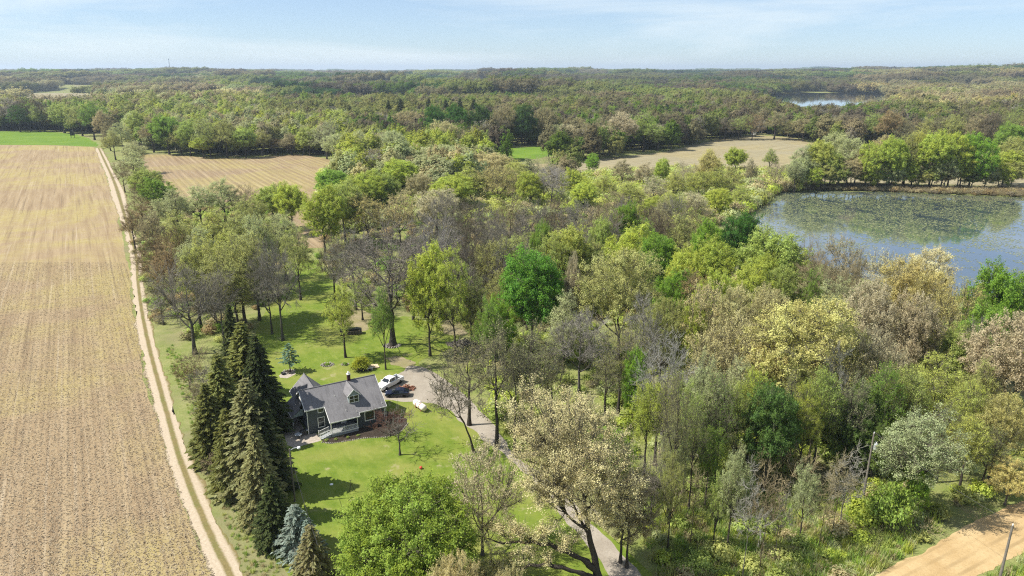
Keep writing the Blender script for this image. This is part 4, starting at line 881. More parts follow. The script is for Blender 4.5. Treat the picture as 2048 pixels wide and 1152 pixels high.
PROTO = {
 'oak': [broad(100 + i, 18, 7.5, .30, 100, 12, 30, .21, .14, 8, fine=1) for i in range(4)] + [broad(110 + i, 16, 7.5, .22, 80, 10, 16, .20, .16, 8, fine=3) for i in range(2)],
 'maple': [broad(200 + i, 17, 6.2, .22, 100, 13, 32, .23, .15, 8, shell=.4, lo=-.8) for i in range(3)],
 'leafing': [broad(300 + i, 19, 5.6, .28, 66, 12, 22, .19, .19, 7, fine=1, shape=('tall', 'round', 'vase', 'tall')[i]) for i in range(4)],
 'budding': [broad(330 + i, 19, 5.4, .36, 46, 10, 6, .17, .22, 7, fine=3, twig_r=.024, shape=('tall', 'vase', 'round')[i]) for i in range(3)],
 'bare': [broad(400 + i, 19, 6.4, .25, 60, 11, 0, .3, .22, 7, fine=4, twigmat='twig_tint', twig_r=.030, shape=('vase', 'round', 'round', 'tall')[i]) for i in range(4)],
 'shrub': [broad(500 + i, 3.0, 1.9, .03, 26, 12, 9, .22, .24, 7, r0=.07, twig_r=.015, lo=-.2) for i in range(3)],
 'bare_shrub': [broad(520 + i, 4.0, 2.6, .03, 26, 10, 0, .2, .26, 8, fine=5, r0=.07, twigmat='twig_tint', twig_r=.02, lo=-.1, shape='vase') for i in range(2)],
 'spruce': [conifer(600 + i, 20, (5.2, 4.8, 5.6)[i], .03, 38, 13, 70, .72, droop=(.3, .18, .4)[i]) for i in range(3)],
 'sapling': [broad(440 + i, 12, 2.4, .25, 26, 7, 0, .3, .26, 6, fine=4, twigmat='twig_tint', twig_r=.022, r0=.085, shape='tall') for i in range(2)],
 'young_spruce': [conifer(620 + i, 8, 2.7, .03, 28, 9, 34, .46) for i in range(2)] + [conifer(630, 7, 2.6, .34, 11, 6, 30, .50, droop=.05)],
}
PAL = dict(tan=(.67, .59, .30), gold=(.66, .58, .235), pink=(.61, .53, .345), pale=(.72, .64, .40), olive=(.475, .48, .16), lime=(.52, .575, .105), yellow=(.57, .585, .15), green=(.30, .43, .075), bright=(.29, .43, .06),
           deep=(.10, .205, .04), mid=(.45, .515, .14), sage=(.56, .59, .29), brown=(.42, .37, .20), rust=(.42, .31, .16), grey=(.42, .38, .31), white=(.58, .54, .48), spruce_dark=(.10, .12, .042), spruce_olive=(.25, .26, .075), spruce_brown=(.32, .30, .14), blue=(.32, .39, .32), fawn=(.52, .44, .25), dusk=(.30, .25, .17))
WORD = dict(tan='tan flowering', gold='golden tan', pink='pinkish tan', pale='pale cream', olive='olive', lime='lime green', yellow='yellow green', green='mid green', bright='bright green', deep='dark green', mid='soft green', sage='pale sage green', brown='brown', rust='reddish brown', grey='grey brown', white='whitish grey', spruce_dark='blackish green', spruce_olive='olive green', spruce_brown='brownish', blue='blue green', fawn='fawn', dusk='dusky brown')
KNAME = dict(oak=('oak_tree', 'spreading tree', 'tree'), maple=('maple_tree', 'full-leaved tree', 'tree'), leafing=('leafing_tree', 'half-leafed tree', 'tree'), budding=('budding_tree', 'thin budding tree', 'tree'), bare=('bare_tree', 'bare tree', 'tree'), shrub=('shrub', 'shrub', 'shrub'), bare_shrub=('twiggy_shrub', 'twiggy shrub', 'shrub'), sapling=('bare_tree', 'bare sapling', 'tree'), spruce=('spruce_tree', 'spruce', 'tree'), young_spruce=('young_spruce', 'young spruce', 'tree'))
BARK = dict(oak=(.17, .145, .12), maple=(.15, .13, .11), leafing=(.12, .10, .082), budding=(.11, .092, .075), bare=(.13, .11, .09), sapling=(.2, .17, .14), shrub=(.14, .11, .08), bare_shrub=(.2, .16, .13), spruce=(.12, .09, .07), young_spruce=(.12, .09, .07))
TREES = []      # (x, y, radius) of every single tree, to keep the mass of the woods off them
PENDING = []
def plant(kind, x, y, h, r_, color, area, proto=None, px=0, note=None, label=None, group=None, zoff=0.0):
    p = PROTO[kind][proto if proto is not None else rng.integers(len(PROTO[kind]))] if not isinstance(proto, dict) else proto
    nm, word, cat = KNAME[kind]; z = float(hgt(x, y)) + zoff
    root = empty(nm, (x, y, z - .02), rng.uniform(0, 6.28) if not isinstance(proto, dict) else 0.0)
    sx = r_ / p['r']; sz = h / p['h']; root.scale = (sx, sx, sz)
    col = np.array(PAL[color] if isinstance(color, str) else color); col = np.clip(col * rng.uniform(.9, 1.1) * rng.uniform(.97, 1.03, 3), 0, 1)
    bk = np.array(BARK[kind]) * rng.uniform(.8, 1.2)
    if kind in ('bare', 'bare_shrub', 'sapling'): bk = col * .38
    obj('trunk', p['trunk'], root, bk); obj('crown', p['crown'], root, col)
    root['category'] = cat; TREES.append((x, y, r_))
    if label: root['label'] = label; root['group'] = group or 'single trees'
    else: PENDING.append((root, color if isinstance(color, str) else 'tan', word, area, px, note))
    if group: root['group'] = group
    return root
DEFH = dict(sapling=9, oak=21, maple=20, leafing=20, budding=20, bare=20, shrub=3, bare_shrub=4, spruce=22, young_spruce=8)
def T(area, kind, cx, top, base, w, color, proto=None, note=None, label=None, group=None, maxh=31):
    """a tree from its crown's middle column, top row and (if seen) foot row, and its width, in photo pixels"""
    if base is None:
        h = DEFH[kind]; p = at(cx, top, h); x, y = p[0], p[1]
    else:
        # foot seen: same column as the crown, straightened for the lean of the perspective
        p = at(cx, base); x, y = p[0], p[1]
        t_ = at(cx, top, 0.0); d = np.array([(cx - 1024) / F_PX, CP + (576 - top) / F_PX * SP, -SP + (576 - top) / F_PX * CP]); h = CAM_H + y / d[1] * d[2]
        x = (cx - 1024) / F_PX * (y / d[1])
        h = min(h, maxh)
    c = y * CP + (CAM_H - h * .6) * SP; r_ = w / F_PX * c / 2
    return plant(kind, x, y, h, r_, color, area, proto, cx, note, label, group)

# ------------------------------------------------------------------ planting, near things first
# conifers beside the house
T('conifers', 'spruce', 455, 604, 790, 69, 'spruce_dark', 0); T('conifers', 'spruce', 480, 642, 840, 124, 'spruce_olive', 1); T('conifers', 'spruce', 508, 668, 865, 106, 'spruce_dark', 2)
T('conifers', 'spruce', 432, 705, 900, 115, 'spruce_olive', 0); T('conifers', 'spruce', 488, 755, 985, 140, 'spruce_brown', 1); T('conifers', 'spruce', 516, 790, 985, 106, 'spruce_dark', 2)
T('conifers', 'spruce', 448, 815, 985, 99, 'spruce_olive', 2); T('conifers', 'spruce', 505, 850, 1040, 99, 'spruce_brown', 0); T('conifers', 'spruce', 538, 948, 1090, 85, 'spruce_dark', 1)
T('conifers', 'spruce', 408, 765, 925, 91, 'spruce_olive', 1)
T('conifers', 'young_spruce', 588, 1008, 1114, 100, 'blue', 0); T('conifers', 'young_spruce', 618, 1050, 1180, 104, 'spruce_brown', 1); T('conifers', 'young_spruce', 612, 1038, 1128, 52, 'blue', 1)
T('lawnback', 'young_spruce', 575, 686, 744, 46, (.22, .34, .24), 2, label='little blue green spruce with bare lower stem on the lawn behind the house')
for i, (a, b, c) in enumerate(((385, 700, 'fawn'), (402, 735, 'grey'), (392, 770, 'fawn'), (418, 800, 'grey'), (372, 725, 'rust'), (428, 905, 'fawn'))): T('verge', 'bare_shrub', a, b, b + 42 + i * 3, 66, c, i % 2)
# single trees on the lawns
T('x', 'leafing', 680, 566, 715, 66, 'lime', 0, label='slim lime green tree on the back lawn left of the woodpile')
T('x', 'leafing', 762, 575, 739, 48, 'green', 3, label='thin green tree with bare lower trunk beside the clipped shrub')
T('x', 'bare', 772, 444, 690, 200, 'grey', 0, label='big forked bare tree standing in the pale stone ring')
T('x', 'maple', 852, 490, 712, 92, 'lime', 2, label='tall lime green tree with straight dark trunk at the lawn edge', maxh=33)
T('x', 'leafing', 905, 498, 724, 80, 'lime', 1, label='second lime green tree behind the straight dark trunk by the driveway', maxh=33)
T('x', 'shrub', 721, 715, 740, 36, (.45, .47, .06), broad(510, 2.6, 1.7, .02, 70, 9, 9, .2, .11, 8, r0=.08, twig_r=.015, lo=-.15, shell=.3), label='clipped round yellow green shrub in dark mulch on the lawn')
T('x', 'shrub', 655, 726, 731, 12, 'green', 1, label='low dark green plant inside the larger stone ring')
T('x', 'shrub', 690, 724, 730, 10, 'green', 2, label='low green plant inside the small stone ring')
T('x', 'bare_shrub', 778, 818, 872, 82, (.29, .16, .125), 0, label='red twigged shrub in the mulch bed at the house corner')
T('x', 'sapling', 795, 815, 910, 84, 'grey', broad(445, 7, 3.4, .16, 24, 6, 0, .3, .26, 6, fine=3, twigmat='twig_tint', twig_r=.022, r0=.16, shape='vase', lo=-.2), label='small bare forked tree on the front lawn before the mulch bed')
for i, (a, b) in enumerate(((3.0, -3.4), (4.6, -3.7), (6.0, -3.9), (1.7, -3.0))):
    p = hp(a, b); plant('shrub', p.x, p.y, .35, .3, 'mid', 'x', i % 3, label=f'tiny {("pale", "leafy", "round", "bright")[i]} plant in the mulch bed {("left of", "before", "right of", "at the steps of")[i]} the porch')
# the big maple low in the frame
_m = broad(901, 14.5, 7.2, .12, 170, 15, 34, .21, .115, 9, shell=.36, lo=-.9)
p = at(818, 1215); plant('maple', p[0], p[1] + 1.0, 14.5, 7.4, (.35, .43, .075), 'x', _m, label='big dense yellow green maple on the near front lawn')
# foreground oak with two long arching limbs
_bx, _by = at(1197, 1172)[:2]
_d = np.array([0, CP + (576 - 743) / F_PX * SP, -SP + (576 - 743) / F_PX * CP]); _h = CAM_H + _by / _d[1] * _d[2]
_o = broad(902, _h * .86, 7.3, .30, 150, 12, 36, .135, .13, 9, fine=2, r0=.46, lean=(-5.0, 1.0), lo=-.6, extra_limbs=[([(0, 0, 1.2), (-1.6, -.4, 3.6), (-4.5, -.6, 5.6), (-7.5, -.2, 6.0), (-11, .4, 5.6), (-14, .6, 6.4)], .42), ([(-.2, -.2, .8), (-2.2, -1.4, 2.8), (-5.0, -2.0, 4.4), (-8.0, -2.2, 4.5), (-11, -2.4, 3.0), (-13, -2.6, 1.6)], .36)])
plant('oak', _bx, _by, _o['h'], _o['r'], (.72, .665, .37), 'x', _o, label='big tan oak with two low arching limbs over the driveway')
T('drive', 'oak', 962, 890, 1110, 165, 'pale', 4)
T('near', 'oak', 905, 1120, 1330, 110, 'tan', 0); T('near', 'oak', 1008, 1138, 1330, 70, 'tan', 3)
for o_ in bpy.data.objects:
    if o_.name.startswith('trunk') and o_.data == _o['trunk']: o_.color = (.105, .088, .072, 1)
# along the driveway
_l = broad(903, 15, 5.0, .3, 34, 10, 1, .3, .24, 5, fine=4, r0=.2, lean=(-5.5, 1), twigmat='twig', twig_r=.03)
p = at(948, 905); plant('bare', p[0], p[1], 15, 5, 'dusk', 'x', _l, label='leaning dark bare tree at the bend of the driveway')
T('drive', 'budding', 992, 640, 895, 120, (.47, .45, .20), 0); T('drive', 'budding', 935, 672, 850, 110, (.49, .46, .21), 2); T('drive', 'budding', 1065, 640, 880, 110, (.43, .45, .18), 1)
T('drive', 'budding', 1030, 690, 905, 90, (.45, .46, .2), 0)
T('drive', 'budding', 1105, 700, 860, 80, 'olive', 1); T('drive', 'maple', 1212, 858, 985, 112, 'bright', 0); T('drive', 'oak', 1250, 955, 1125, 120, (.48, .41, .24), 1)
T('drive', 'bare', 1310, 900, 1050, 90, 'grey', 1); T('drive', 'budding', 1262, 985, 1135, 90, 'gold', 2)
T('drive', 'maple', 1065, 503, 720, 128, (.22, .40, .06), 0, label='dense deep green maple in the middle of the wood'); T('drive', 'maple', 1000, 600, 745, 70, 'bright', 2)
T('drive', 'oak', 1246, 499, 730, 165, (.52, .51, .20), 2, label='big rounded yellow olive oak in the middle of the wood', maxh=30)
T('drive', 'bare', 1163, 618, 790, 125, 'white', 2); T('drive', 'bare', 1290, 590, 800, 100, 'white', 3); T('drive', 'bare', 1338, 672, 880, 130, 'white', 1); T('drive', 'budding', 1245, 640, 830, 100, 'olive', 2)
T('drive', 'maple', 1272, 703, 850, 62, 'bright', 1); T('drive', 'budding', 1215, 700, 850, 90, 'olive', 0); T('drive', 'budding', 1320, 770, 930, 100, (.52, .47, .27), 2); T('drive', 'oak', 1148, 510, 720, 36, 'pink', 1)
T('drive', 'leafing', 1130, 590, 760, 90, 'sage', 0); T('drive', 'leafing', 950, 560, 720, 80, 'olive', 3); T('drive', 'bare', 940, 530, 690, 80, 'grey', 3); T('drive', 'leafing', 1000, 540, 700, 80, 'olive', 1); T('drive', 'leafing', 975, 600, 760, 70, 'green', 3)
# roadside wood
T('road', 'leafing', 1437, 762, 935, 116, 'sage', 2); T('road', 'maple', 1552, 775, 985, 118, (.16, .26, .07), 1); T('road', 'bare_shrub', 1582, 884, 1000, 124, 'fawn', 0); T('road', 'budding', 1362, 740, 1050, 74, 'olive', 0); T('road', 'budding', 1396, 800, 1022, 60, 'mid', 0)
T('road', 'sapling', 1512, 925, 1160, 70, 'white', 0); T('road', 'sapling', 1545, 930, 1140, 74, 'fawn', 1); T('road', 'sapling', 1706, 888, 1062, 90, 'white', 0); T('road', 'sapling', 1690, 905, 1075, 70, 'fawn', 1)
T('road', 'leafing', 1850, 828, 1032, 150, (.50, .55, .28), 2, label='pale sage tree with several leaning trunks beside the dirt road'); T('road', 'maple', 1845, 915, 1030, 62, 'bright', 1); T('road', 'shrub', 1800, 968, 1060, 88, (.33, .43, .09), 0, label='rounded bright green bush on the roadside verge'); T('road', 'shrub', 1762, 1000, 1050, 50, 'mid', 1)
T('road', 'leafing', 1888, 715, 905, 118, 'yellow', 1); T('road', 'oak', 2015, 790, 960, 100, 'gold', 0); T('road', 'leafing', 1950, 830, 985, 80, 'yellow', 2); T('road', 'oak', 2040, 638, 880, 170, 'pink', 1); T('road', 'oak', 2030, 925, 1010, 90, 'gold', 2)
T('road', 'bare', 1680, 690, 900, 80, 'white', 3); T('road', 'leafing', 1640, 760, 930, 100, 'olive', 1); T('road', 'maple', 1700, 800, 940, 90, (.2, .29, .08), 2); T('road', 'maple', 1740, 770, 930, 80, (.22, .3, .08), 0); T('road', 'leafing', 1800, 740, 910, 90, 'olive', 3); T('road', 'leafing', 1490, 720, 900, 90, 'sage', 0); T('road', 'leafing', 1600, 720, 900, 80, 'olive', 2)
T('road', 'maple', 1760, 850, 960, 80, (.26, .34, .09), 1); T('road', 'leafing', 1975, 720, 900, 80, 'olive', 0); T('road', 'shrub', 1690, 850, 900, 80, 'mid', 2); T('road', 'shrub', 1450, 945, 990, 80, (.38, .46, .14), 2); T('road', 'shrub', 1490, 960, 1000, 60, (.40, .46, .15), 1); T('road', 'leafing', 1560, 640, 860, 90, 'olive', 1)
for i, (cx, tp_, bs, w, c) in enumerate(((1338, 735, 985, 70, 'olive'), (1385, 760, 1000, 66, 'sage'), (1420, 720, 965, 72, 'mid'), (1452, 745, 985, 70, 'olive'), (1480, 770, 975, 66, 'sage'), (1515, 735, 950, 74, 'mid'), (1590, 745, 955, 70, 'sage'), (1622, 770, 970, 70, 'mid'), (1655, 735, 945, 76, 'olive'), (1715, 745, 950, 70, 'lime'), (1775, 725, 935, 76, 'mid'), (1830, 735, 930, 76, 'olive'), (1905, 800, 965, 76, 'lime'), (1940, 760, 945, 76, 'sage'), (1300, 760, 960, 66, 'mid'), (1990, 855, 985, 70, 'olive'), (1350, 830, 1035, 56, 'mid'), (1425, 850, 1015, 56, 'lime'))): T('road', 'leafing' if i % 3 else 'budding', cx, tp_, bs, w * 1.1, ('lime', 'mid', 'sage', 'green', 'mid', 'lime', 'yellow')[i % 7], i % 3)
for i, (cx, tp_, bs, w, k, c) in enumerate(((1395, 930, 1090, 60, 'sapling', 'fawn'), (1440, 950, 1100, 56, 'leafing', 'mid'), (1475, 900, 1110, 60, 'leafing', 'sage'), (1570, 960, 1120, 60, 'sapling', 'grey'), (1620, 930, 1085, 60, 'leafing', 'sage'), (1660, 950, 1100, 60, 'sapling', 'fawn'), (1350, 905, 1100, 60, 'leafing', 'olive'))): T('road', k, cx, tp_, bs, w, c)
# the wood on the near side of the pond
pw = [('oak', 1420, 568, 790, 116, 'tan'), ('oak', 1548, 575, 790, 96, 'tan'), ('oak', 1466, 580, 800, 96, 'tan'), ('oak', 1612, 604, 860, 205, 'gold'), ('oak', 1500, 640, 850, 130, 'tan'), ('oak', 1440, 640, 830, 120, 'tan'), ('oak', 1752, 562, 800, 102, 'pink'), ('oak', 1835, 588, 820, 88, 'pink'),
      ('oak', 1775, 660, 860, 100, 'pink'), ('oak', 1838, 529, 720, 124, 'gold'), ('oak', 1916, 562, 770, 96, 'gold'), ('oak', 1792, 507, 690, 84, 'pale'), ('oak', 1860, 502, 680, 108, 'pale'), ('bare', 1627, 471, 640, 60, 'pink'), ('oak', 1697, 476, 640, 74, 'pink'), ('bare', 1645, 510, 670, 130, 'fawn'), ('bare', 1720, 520, 680, 90, 'fawn'),
      ('maple', 1551, 464, 640, 126, 'mid'), ('maple', 1430, 482, 640, 84, 'lime'), ('maple', 1490, 430, 600, 84, 'deep'), ('maple', 1420, 440, 610, 80, 'bright'), ('maple', 1500, 535, 690, 116, 'lime'), ('maple', 1568, 535, 690, 84, 'mid'), ('maple', 1443, 540, 700, 92, 'lime'), ('leafing', 1688, 556, 730, 106, 'sage'), ('maple', 2010, 537, 770, 112, 'bright'), ('leafing', 2046, 560, 760, 70, 'green'),
      ('maple', 1262, 451, 600, 100, 'lime'), ('maple', 1322, 470, 630, 86, 'bright'), ('maple', 1137, 456, 620, 90, 'yellow'), ('maple', 1081, 448, 610, 54, 'green'), ('maple', 1375, 500, 650, 80, 'lime'), ('maple', 1350, 540, 680, 90, 'bright'), ('leafing', 1395, 545, 690, 70, 'rust'), ('maple', 1200, 440, 580, 60, 'mid'), ('leafing', 1180, 480, 620, 70, 'olive'), ('leafing', 1630, 540, 700, 60, 'green'),
      ('bare', 1960, 640, 830, 90, 'grey'), ('leafing', 1660, 640, 830, 90, 'olive'), ('leafing', 1710, 650, 830, 90, 'olive'), ('maple', 1930, 660, 830, 90, 'mid'), ('maple', 1985, 610, 800, 90, 'green'), ('oak', 1330, 600, 780, 80, 'olive'), ('maple', 1390, 610, 790, 70, 'lime'), ('maple', 1530, 510, 660, 70, 'lime'), ('leafing', 1870, 640, 820, 90, 'olive'), ('oak', 1545, 690, 870, 120, 'gold'), ('oak', 1670, 690, 880, 120, 'gold')]
for k, cx, tp_, bs, w, c in pw: T('pondwood', k, cx, tp_, bs, w * (1.15 if k == 'oak' else 1), c, maxh=28)
# bare wood beyond the back lawn
for i, cx in enumerate((885, 930, 975, 1020, 1065, 1110, 1155, 1205, 1250, 1300, 1345, 1390)): T('barewood', 'bare', cx, 385 + (i * 37) % 26, None, 78 + (i * 13) % 20, ('grey', 'dusk', 'grey', 'fawn')[i % 4])
for i, cx in enumerate((845, 900, 945, 995, 1045, 1095, 1150, 1210)): T('barewood', 'bare', cx, 424 + (i * 29) % 22, None, 80, ('grey', 'grey', 'dusk')[i % 3])
for i, cx in enumerate((915, 960, 1010, 1055)): T('barewood', 'bare', cx, 470 + (i * 29) % 22, None, 80, ('grey', 'dusk', 'grey')[i % 3])
T('barewood', 'bare', 868, 432, 640, 110, 'white', 1, label='whitish dead tree behind the big forked bare tree'); T('barewood', 'maple', 1254, 408, 540, 52, 'bright'); T('barewood', 'oak', 1322, 400, 520, 58, 'tan'); T('barewood', 'leafing', 1290, 440, 560, 70, 'green'); T('barewood', 'leafing', 1365, 430, 545, 70, 'olive'); T('barewood', 'bare', 700, 455, 620, 100, 'grey'); T('barewood', 'bare', 660, 470, 600, 80, 'brown'); T('barewood', 'leafing', 720, 560, 640, 60, 'mid'); T('barewood', 'bare', 820, 480, 640, 90, 'grey')
T('barewood', 'leafing', 1030, 470, 640, 90, 'olive'); T('barewood', 'leafing', 1110, 470, 630, 80, 'mid'); T('barewood', 'leafing', 985, 480, 640, 80, 'olive')
# grove between the track and the back lawn
gv = [('bare', 364, 526, 708, 150, 'grey'), ('leafing', 470, 480, 650, 100, 'olive'), ('bare', 546, 490, 681, 96, 'grey'), ('bare', 524, 480, 668, 70, 'grey'), ('leafing', 500, 468, 640, 90, 'olive'), ('leafing', 440, 500, 660, 90, 'olive'), ('leafing', 588, 455, 600, 70, 'olive'), ('leafing', 410, 480, 650, 90, 'yellow'), ('leafing', 355, 425, 560, 96, 'olive'), ('leafing', 420, 420, 560, 90, 'yellow'), ('leafing', 478, 425, 560, 90, 'olive'), ('bare', 335, 455, 580, 84, 'rust'), ('bare', 300, 470, 575, 76, 'rust'), ('leafing', 395, 455, 600, 90, 'sage'), ('leafing', 525, 440, 580, 90, 'olive'), ('leafing', 560, 430, 560, 84, 'sage'), ('leafing', 450, 465, 600, 90, 'yellow'), ('leafing', 505, 430, 590, 84, 'sage'), ('leafing', 330, 490, 620, 80, 'rust'), ('leafing', 380, 500, 660, 90, 'olive'), ('bare', 430, 540, 690, 90, 'grey'), ('bare', 310, 540, 650, 70, 'brown'), ('leafing', 460, 520, 670, 90, 'olive')]
for k, cx, tp_, bs, w, c in gv: T('grove', k, cx, tp_, bs, w, c, maxh=27)
hd_ = [('oak', 198, 222, 292, 38, 'fawn'), ('leafing', 238, 246, 308, 46, 'sage'), ('leafing', 222, 262, 320, 38, 'olive'), ('leafing', 263, 284, 348, 50, 'sage'), ('leafing', 262, 303, 365, 54, 'sage'), ('bare', 240, 322, 385, 44, 'rust'), ('maple', 288, 340, 405, 60, 'mid'), ('maple', 312, 357, 428, 64, 'green'), ('bare', 278, 395, 465, 74, 'rust'), ('leafing', 345, 378, 470, 76, 'sage'), ('leafing', 393, 372, 455, 76, 'sage'), ('leafing', 441, 359, 445, 84, 'sage'), ('bare', 486, 368, 445, 64, 'fawn'), ('maple', 540, 371, 460, 64, 'mid'), ('maple', 577, 368, 470, 58, 'lime'), ('bare', 275, 365, 430, 46, 'rust'), ('leafing', 258, 420, 500, 50, 'rust'), ('leafing', 300, 425, 520, 64, 'brown'), ('leafing', 212, 245, 302, 30, 'brown'), ('leafing', 500, 395, 480, 70, 'olive')]
for k, cx, tp_, bs, w, c in hd_: T('hedge', k, cx, tp_, bs, w, c)
# wood behind and beside the small stubble field
f2 = [('maple', 328, 232, 309, 60, 'green'), ('maple', 372, 240, 312, 50, 'mid'), ('oak', 412, 236, 315, 66, 'mid'), ('leafing', 446, 238, 316, 56, 'olive'), ('maple', 402, 274, 316, 44, 'lime'), ('maple', 486, 258, 316, 44, 'mid'), ('leafing', 520, 262, 312, 40, 'olive'), ('bare', 548, 276, 310, 40, 'rust'), ('leafing', 580, 268, 310, 44, 'brown'), ('oak', 648, 240, 318, 66, 'sage'), ('oak', 672, 268, 332, 56, 'sage'), ('maple', 615, 255, 312, 46, 'mid'), ('leafing', 355, 250, 311, 40, 'olive'), ('leafing', 298, 236, 305, 46, 'brown'), ('maple', 268, 225, 296, 46, 'mid'), ('oak', 700, 280, 345, 60, 'tan'), ('maple', 640, 372, 505, 84, 'lime'), ('maple', 682, 366, 490, 84, 'mid'), ('maple', 664, 340, 420, 76, 'green'), ('maple', 705, 355, 440, 64, 'lime'), ('oak', 731, 386, 490, 86, 'gold'), ('oak', 796, 388, 490, 74, 'tan'), ('leafing', 871, 377, 470, 90, 'pale'), ('oak', 843, 348, 425, 64, 'fawn'), ('maple', 735, 345, 430, 96, 'lime'), ('maple', 905, 352, 430, 92, 'lime'), ('oak', 760, 264, 345, 60, 'tan'), ('oak', 789, 262, 350, 74, 'sage'), ('oak', 831, 290, 360, 48, 'tan'), ('oak', 882, 290, 370, 112, 'sage'), ('leafing', 823, 314, 380, 46, 'rust'), ('oak', 980, 306, 380, 92, 'tan'), ('oak', 994, 331, 410, 92, 'gold'), ('bare', 1088, 313, 410, 72, 'pale'), ('bare', 1105, 330, 420, 70, 'white'), ('maple', 1150, 338, 400, 52, 'lime'), ('maple', 1060, 345, 420, 60, 'lime'), ('leafing', 940, 335, 410, 70, 'yellow'), ('maple', 800, 320, 395, 76, 'lime'), ('oak', 740, 300, 370, 56, 'brown'), ('oak', 715, 262, 330, 50, 'sage'), ('oak', 950, 300, 365, 60, 'lime'), ('leafing', 1030, 320, 395, 56, 'yellow'), ('maple', 770, 345, 425, 60, 'mid')]
for k, cx, tp_, bs, w, c in f2: T('fieldwood', k, cx, tp_, bs, w, c)
pg = [('oak', 885, 243, 325, 62, 'tan'), ('oak', 920, 256, 325, 48, 'fawn'), ('oak', 950, 266, 320, 44, 'brown'), ('oak', 820, 223, 285, 68, 'fawn'), ('oak', 1113, 249, 300, 30, 'sage'), ('oak', 1141, 250, 306, 42, 'pink'), ('leafing', 1178, 246, 308, 50, 'brown'), ('leafing', 1222, 246, 306, 42, 'sage'), ('oak', 1248, 226, 306, 72, 'pink'), ('leafing', 1291, 225, 303, 62, 'mid'), ('oak', 1192, 273, 312, 42, 'pink'), ('leafing', 1318, 252, 301, 52, 'mid'), ('oak', 1210, 232, 303, 50, 'fawn'), ('oak', 1160, 236, 300, 44, 'fawn'), ('maple', 1185, 308, 348, 34, 'bright'), ('spruce', 776, 199, 262, 30, 'spruce_dark'), ('spruce', 800, 196, 262, 34, 'spruce_dark'), ('spruce', 857, 196, 255, 34, 'spruce_dark'), ('spruce', 891, 198, 255, 30, 'spruce_dark'), ('spruce', 919, 196, 255, 32, 'spruce_dark'), ('spruce', 947, 197, 255, 34, 'spruce_dark'), ('maple', 866, 213, 290, 50, 'deep'), ('maple', 915, 210, 292, 50, 'deep'), ('maple', 965, 210, 292, 52, (.11, .18, .05)), ('oak', 1012, 214, 292, 50, 'brown'), ('maple', 1050, 210, 292, 54, (.11, .18, .05)), ('oak', 1092, 216, 290, 46, 'brown'), ('leafing', 1000, 235, 294, 46, 'dusk')]
for k, cx, tp_, bs, w, c in pg: T('clump', k, cx, tp_, bs, w, c)
fr_ = [('leafing', 1209, 350, 405, 54, 'yellow'), ('leafing', 1247, 320, 375, 50, 'fawn'), ('leafing', 1288, 326, 385, 40, 'pale'), ('maple', 1325, 318, 372, 34, 'lime'), ('leafing', 1260, 365, 425, 60, 'yellow'), ('leafing', 1310, 352, 415, 60, 'pale'), ('leafing', 1350, 345, 410, 56, 'yellow'), ('oak', 1422, 300, 390, 58, 'gold'), ('maple', 1474, 297, 352, 42, 'lime'), ('leafing', 1543, 298, 350, 34, 'mid'), ('leafing', 1400, 342, 408, 62, 'yellow'), ('leafing', 1436, 337, 408, 62, 'yellow'), ('leafing', 1464, 334, 400, 54, 'olive'), ('bare', 1370, 324, 395, 50, 'pale'), ('leafing', 1505, 318, 385, 28, 'fawn'), ('bare', 1555, 324, 385, 36, 'pink'), ('leafing', 1595, 321, 385, 40, 'sage'), ('leafing', 1345, 385, 450, 60, 'yellow'), ('leafing', 1390, 385, 445, 60, 'pale'), ('maple', 1300, 395, 455, 56, 'lime'), ('maple', 1170, 365, 430, 56, 'lime'), ('bare', 1230, 380, 450, 60, 'fawn'), ('maple', 1440, 378, 435, 56, 'lime'), ('leafing', 1480, 372, 420, 44, 'yellow')]
for k, cx, tp_, bs, w, c in fr_: T('fringe', k, cx, tp_, bs, w, c)
rw = [('leafing', 1612, 292, 376, 56, 'sage'), ('maple', 1645, 283, 375, 56, 'yellow'), ('oak', 1690, 269, 371, 76, 'sage'), ('maple', 1668, 305, 377, 50, 'mid'), ('leafing', 1718, 303, 376, 46, 'rust'), ('maple', 1743, 288, 379, 54, 'lime'), ('oak', 1770, 272, 371, 46, 'tan'), ('maple', 1792, 276, 379, 52, 'lime'), ('leafing', 1822, 268, 377, 52, 'olive'), ('maple', 1840, 266, 375, 50, 'yellow'), ('maple', 1876, 266, 379, 66, 'lime'), ('maple', 1914, 269, 379, 60, 'lime'), ('maple', 1957, 269, 379, 64, 'bright'), ('leafing', 1895, 300, 381, 50, 'sage'), ('maple', 2018, 303, 375, 64, 'lime'), ('oak', 2034, 276, 371, 64, 'olive'), ('maple', 2030, 249, 335, 54, 'green'), ('leafing', 1760, 310, 379, 46, 'brown'), ('leafing', 1700, 320, 379, 50, 'brown'), ('maple', 1935, 290, 379, 50, 'lime')]
rw += [('maple', 1600 + i * 27, 318 + (i * 13) % 17, 379, 44, ('sage', 'lime', 'olive', 'mid', 'fawn', 'lime', 'mid')[i % 7]) for i in range(17)]
for k, cx, tp_, bs, w, c in rw: T('bank', k, cx, tp_, bs, w * 1.12, c)
for i, cx in enumerate(range(1335, 2050, 34)):
    T('farline', 'oak' if i % 3 else 'leafing', cx + (i * 11) % 17, 222 + (i * 17) % 20 + max(0, (1500 - cx)) * .03, 279 + max(0, cx - 1560) * .075, 44 + (i * 7) % 16, ('brown', 'olive', 'fawn', 'dusk', 'mid', 'rust', 'brown', 'olive')[i % 8])
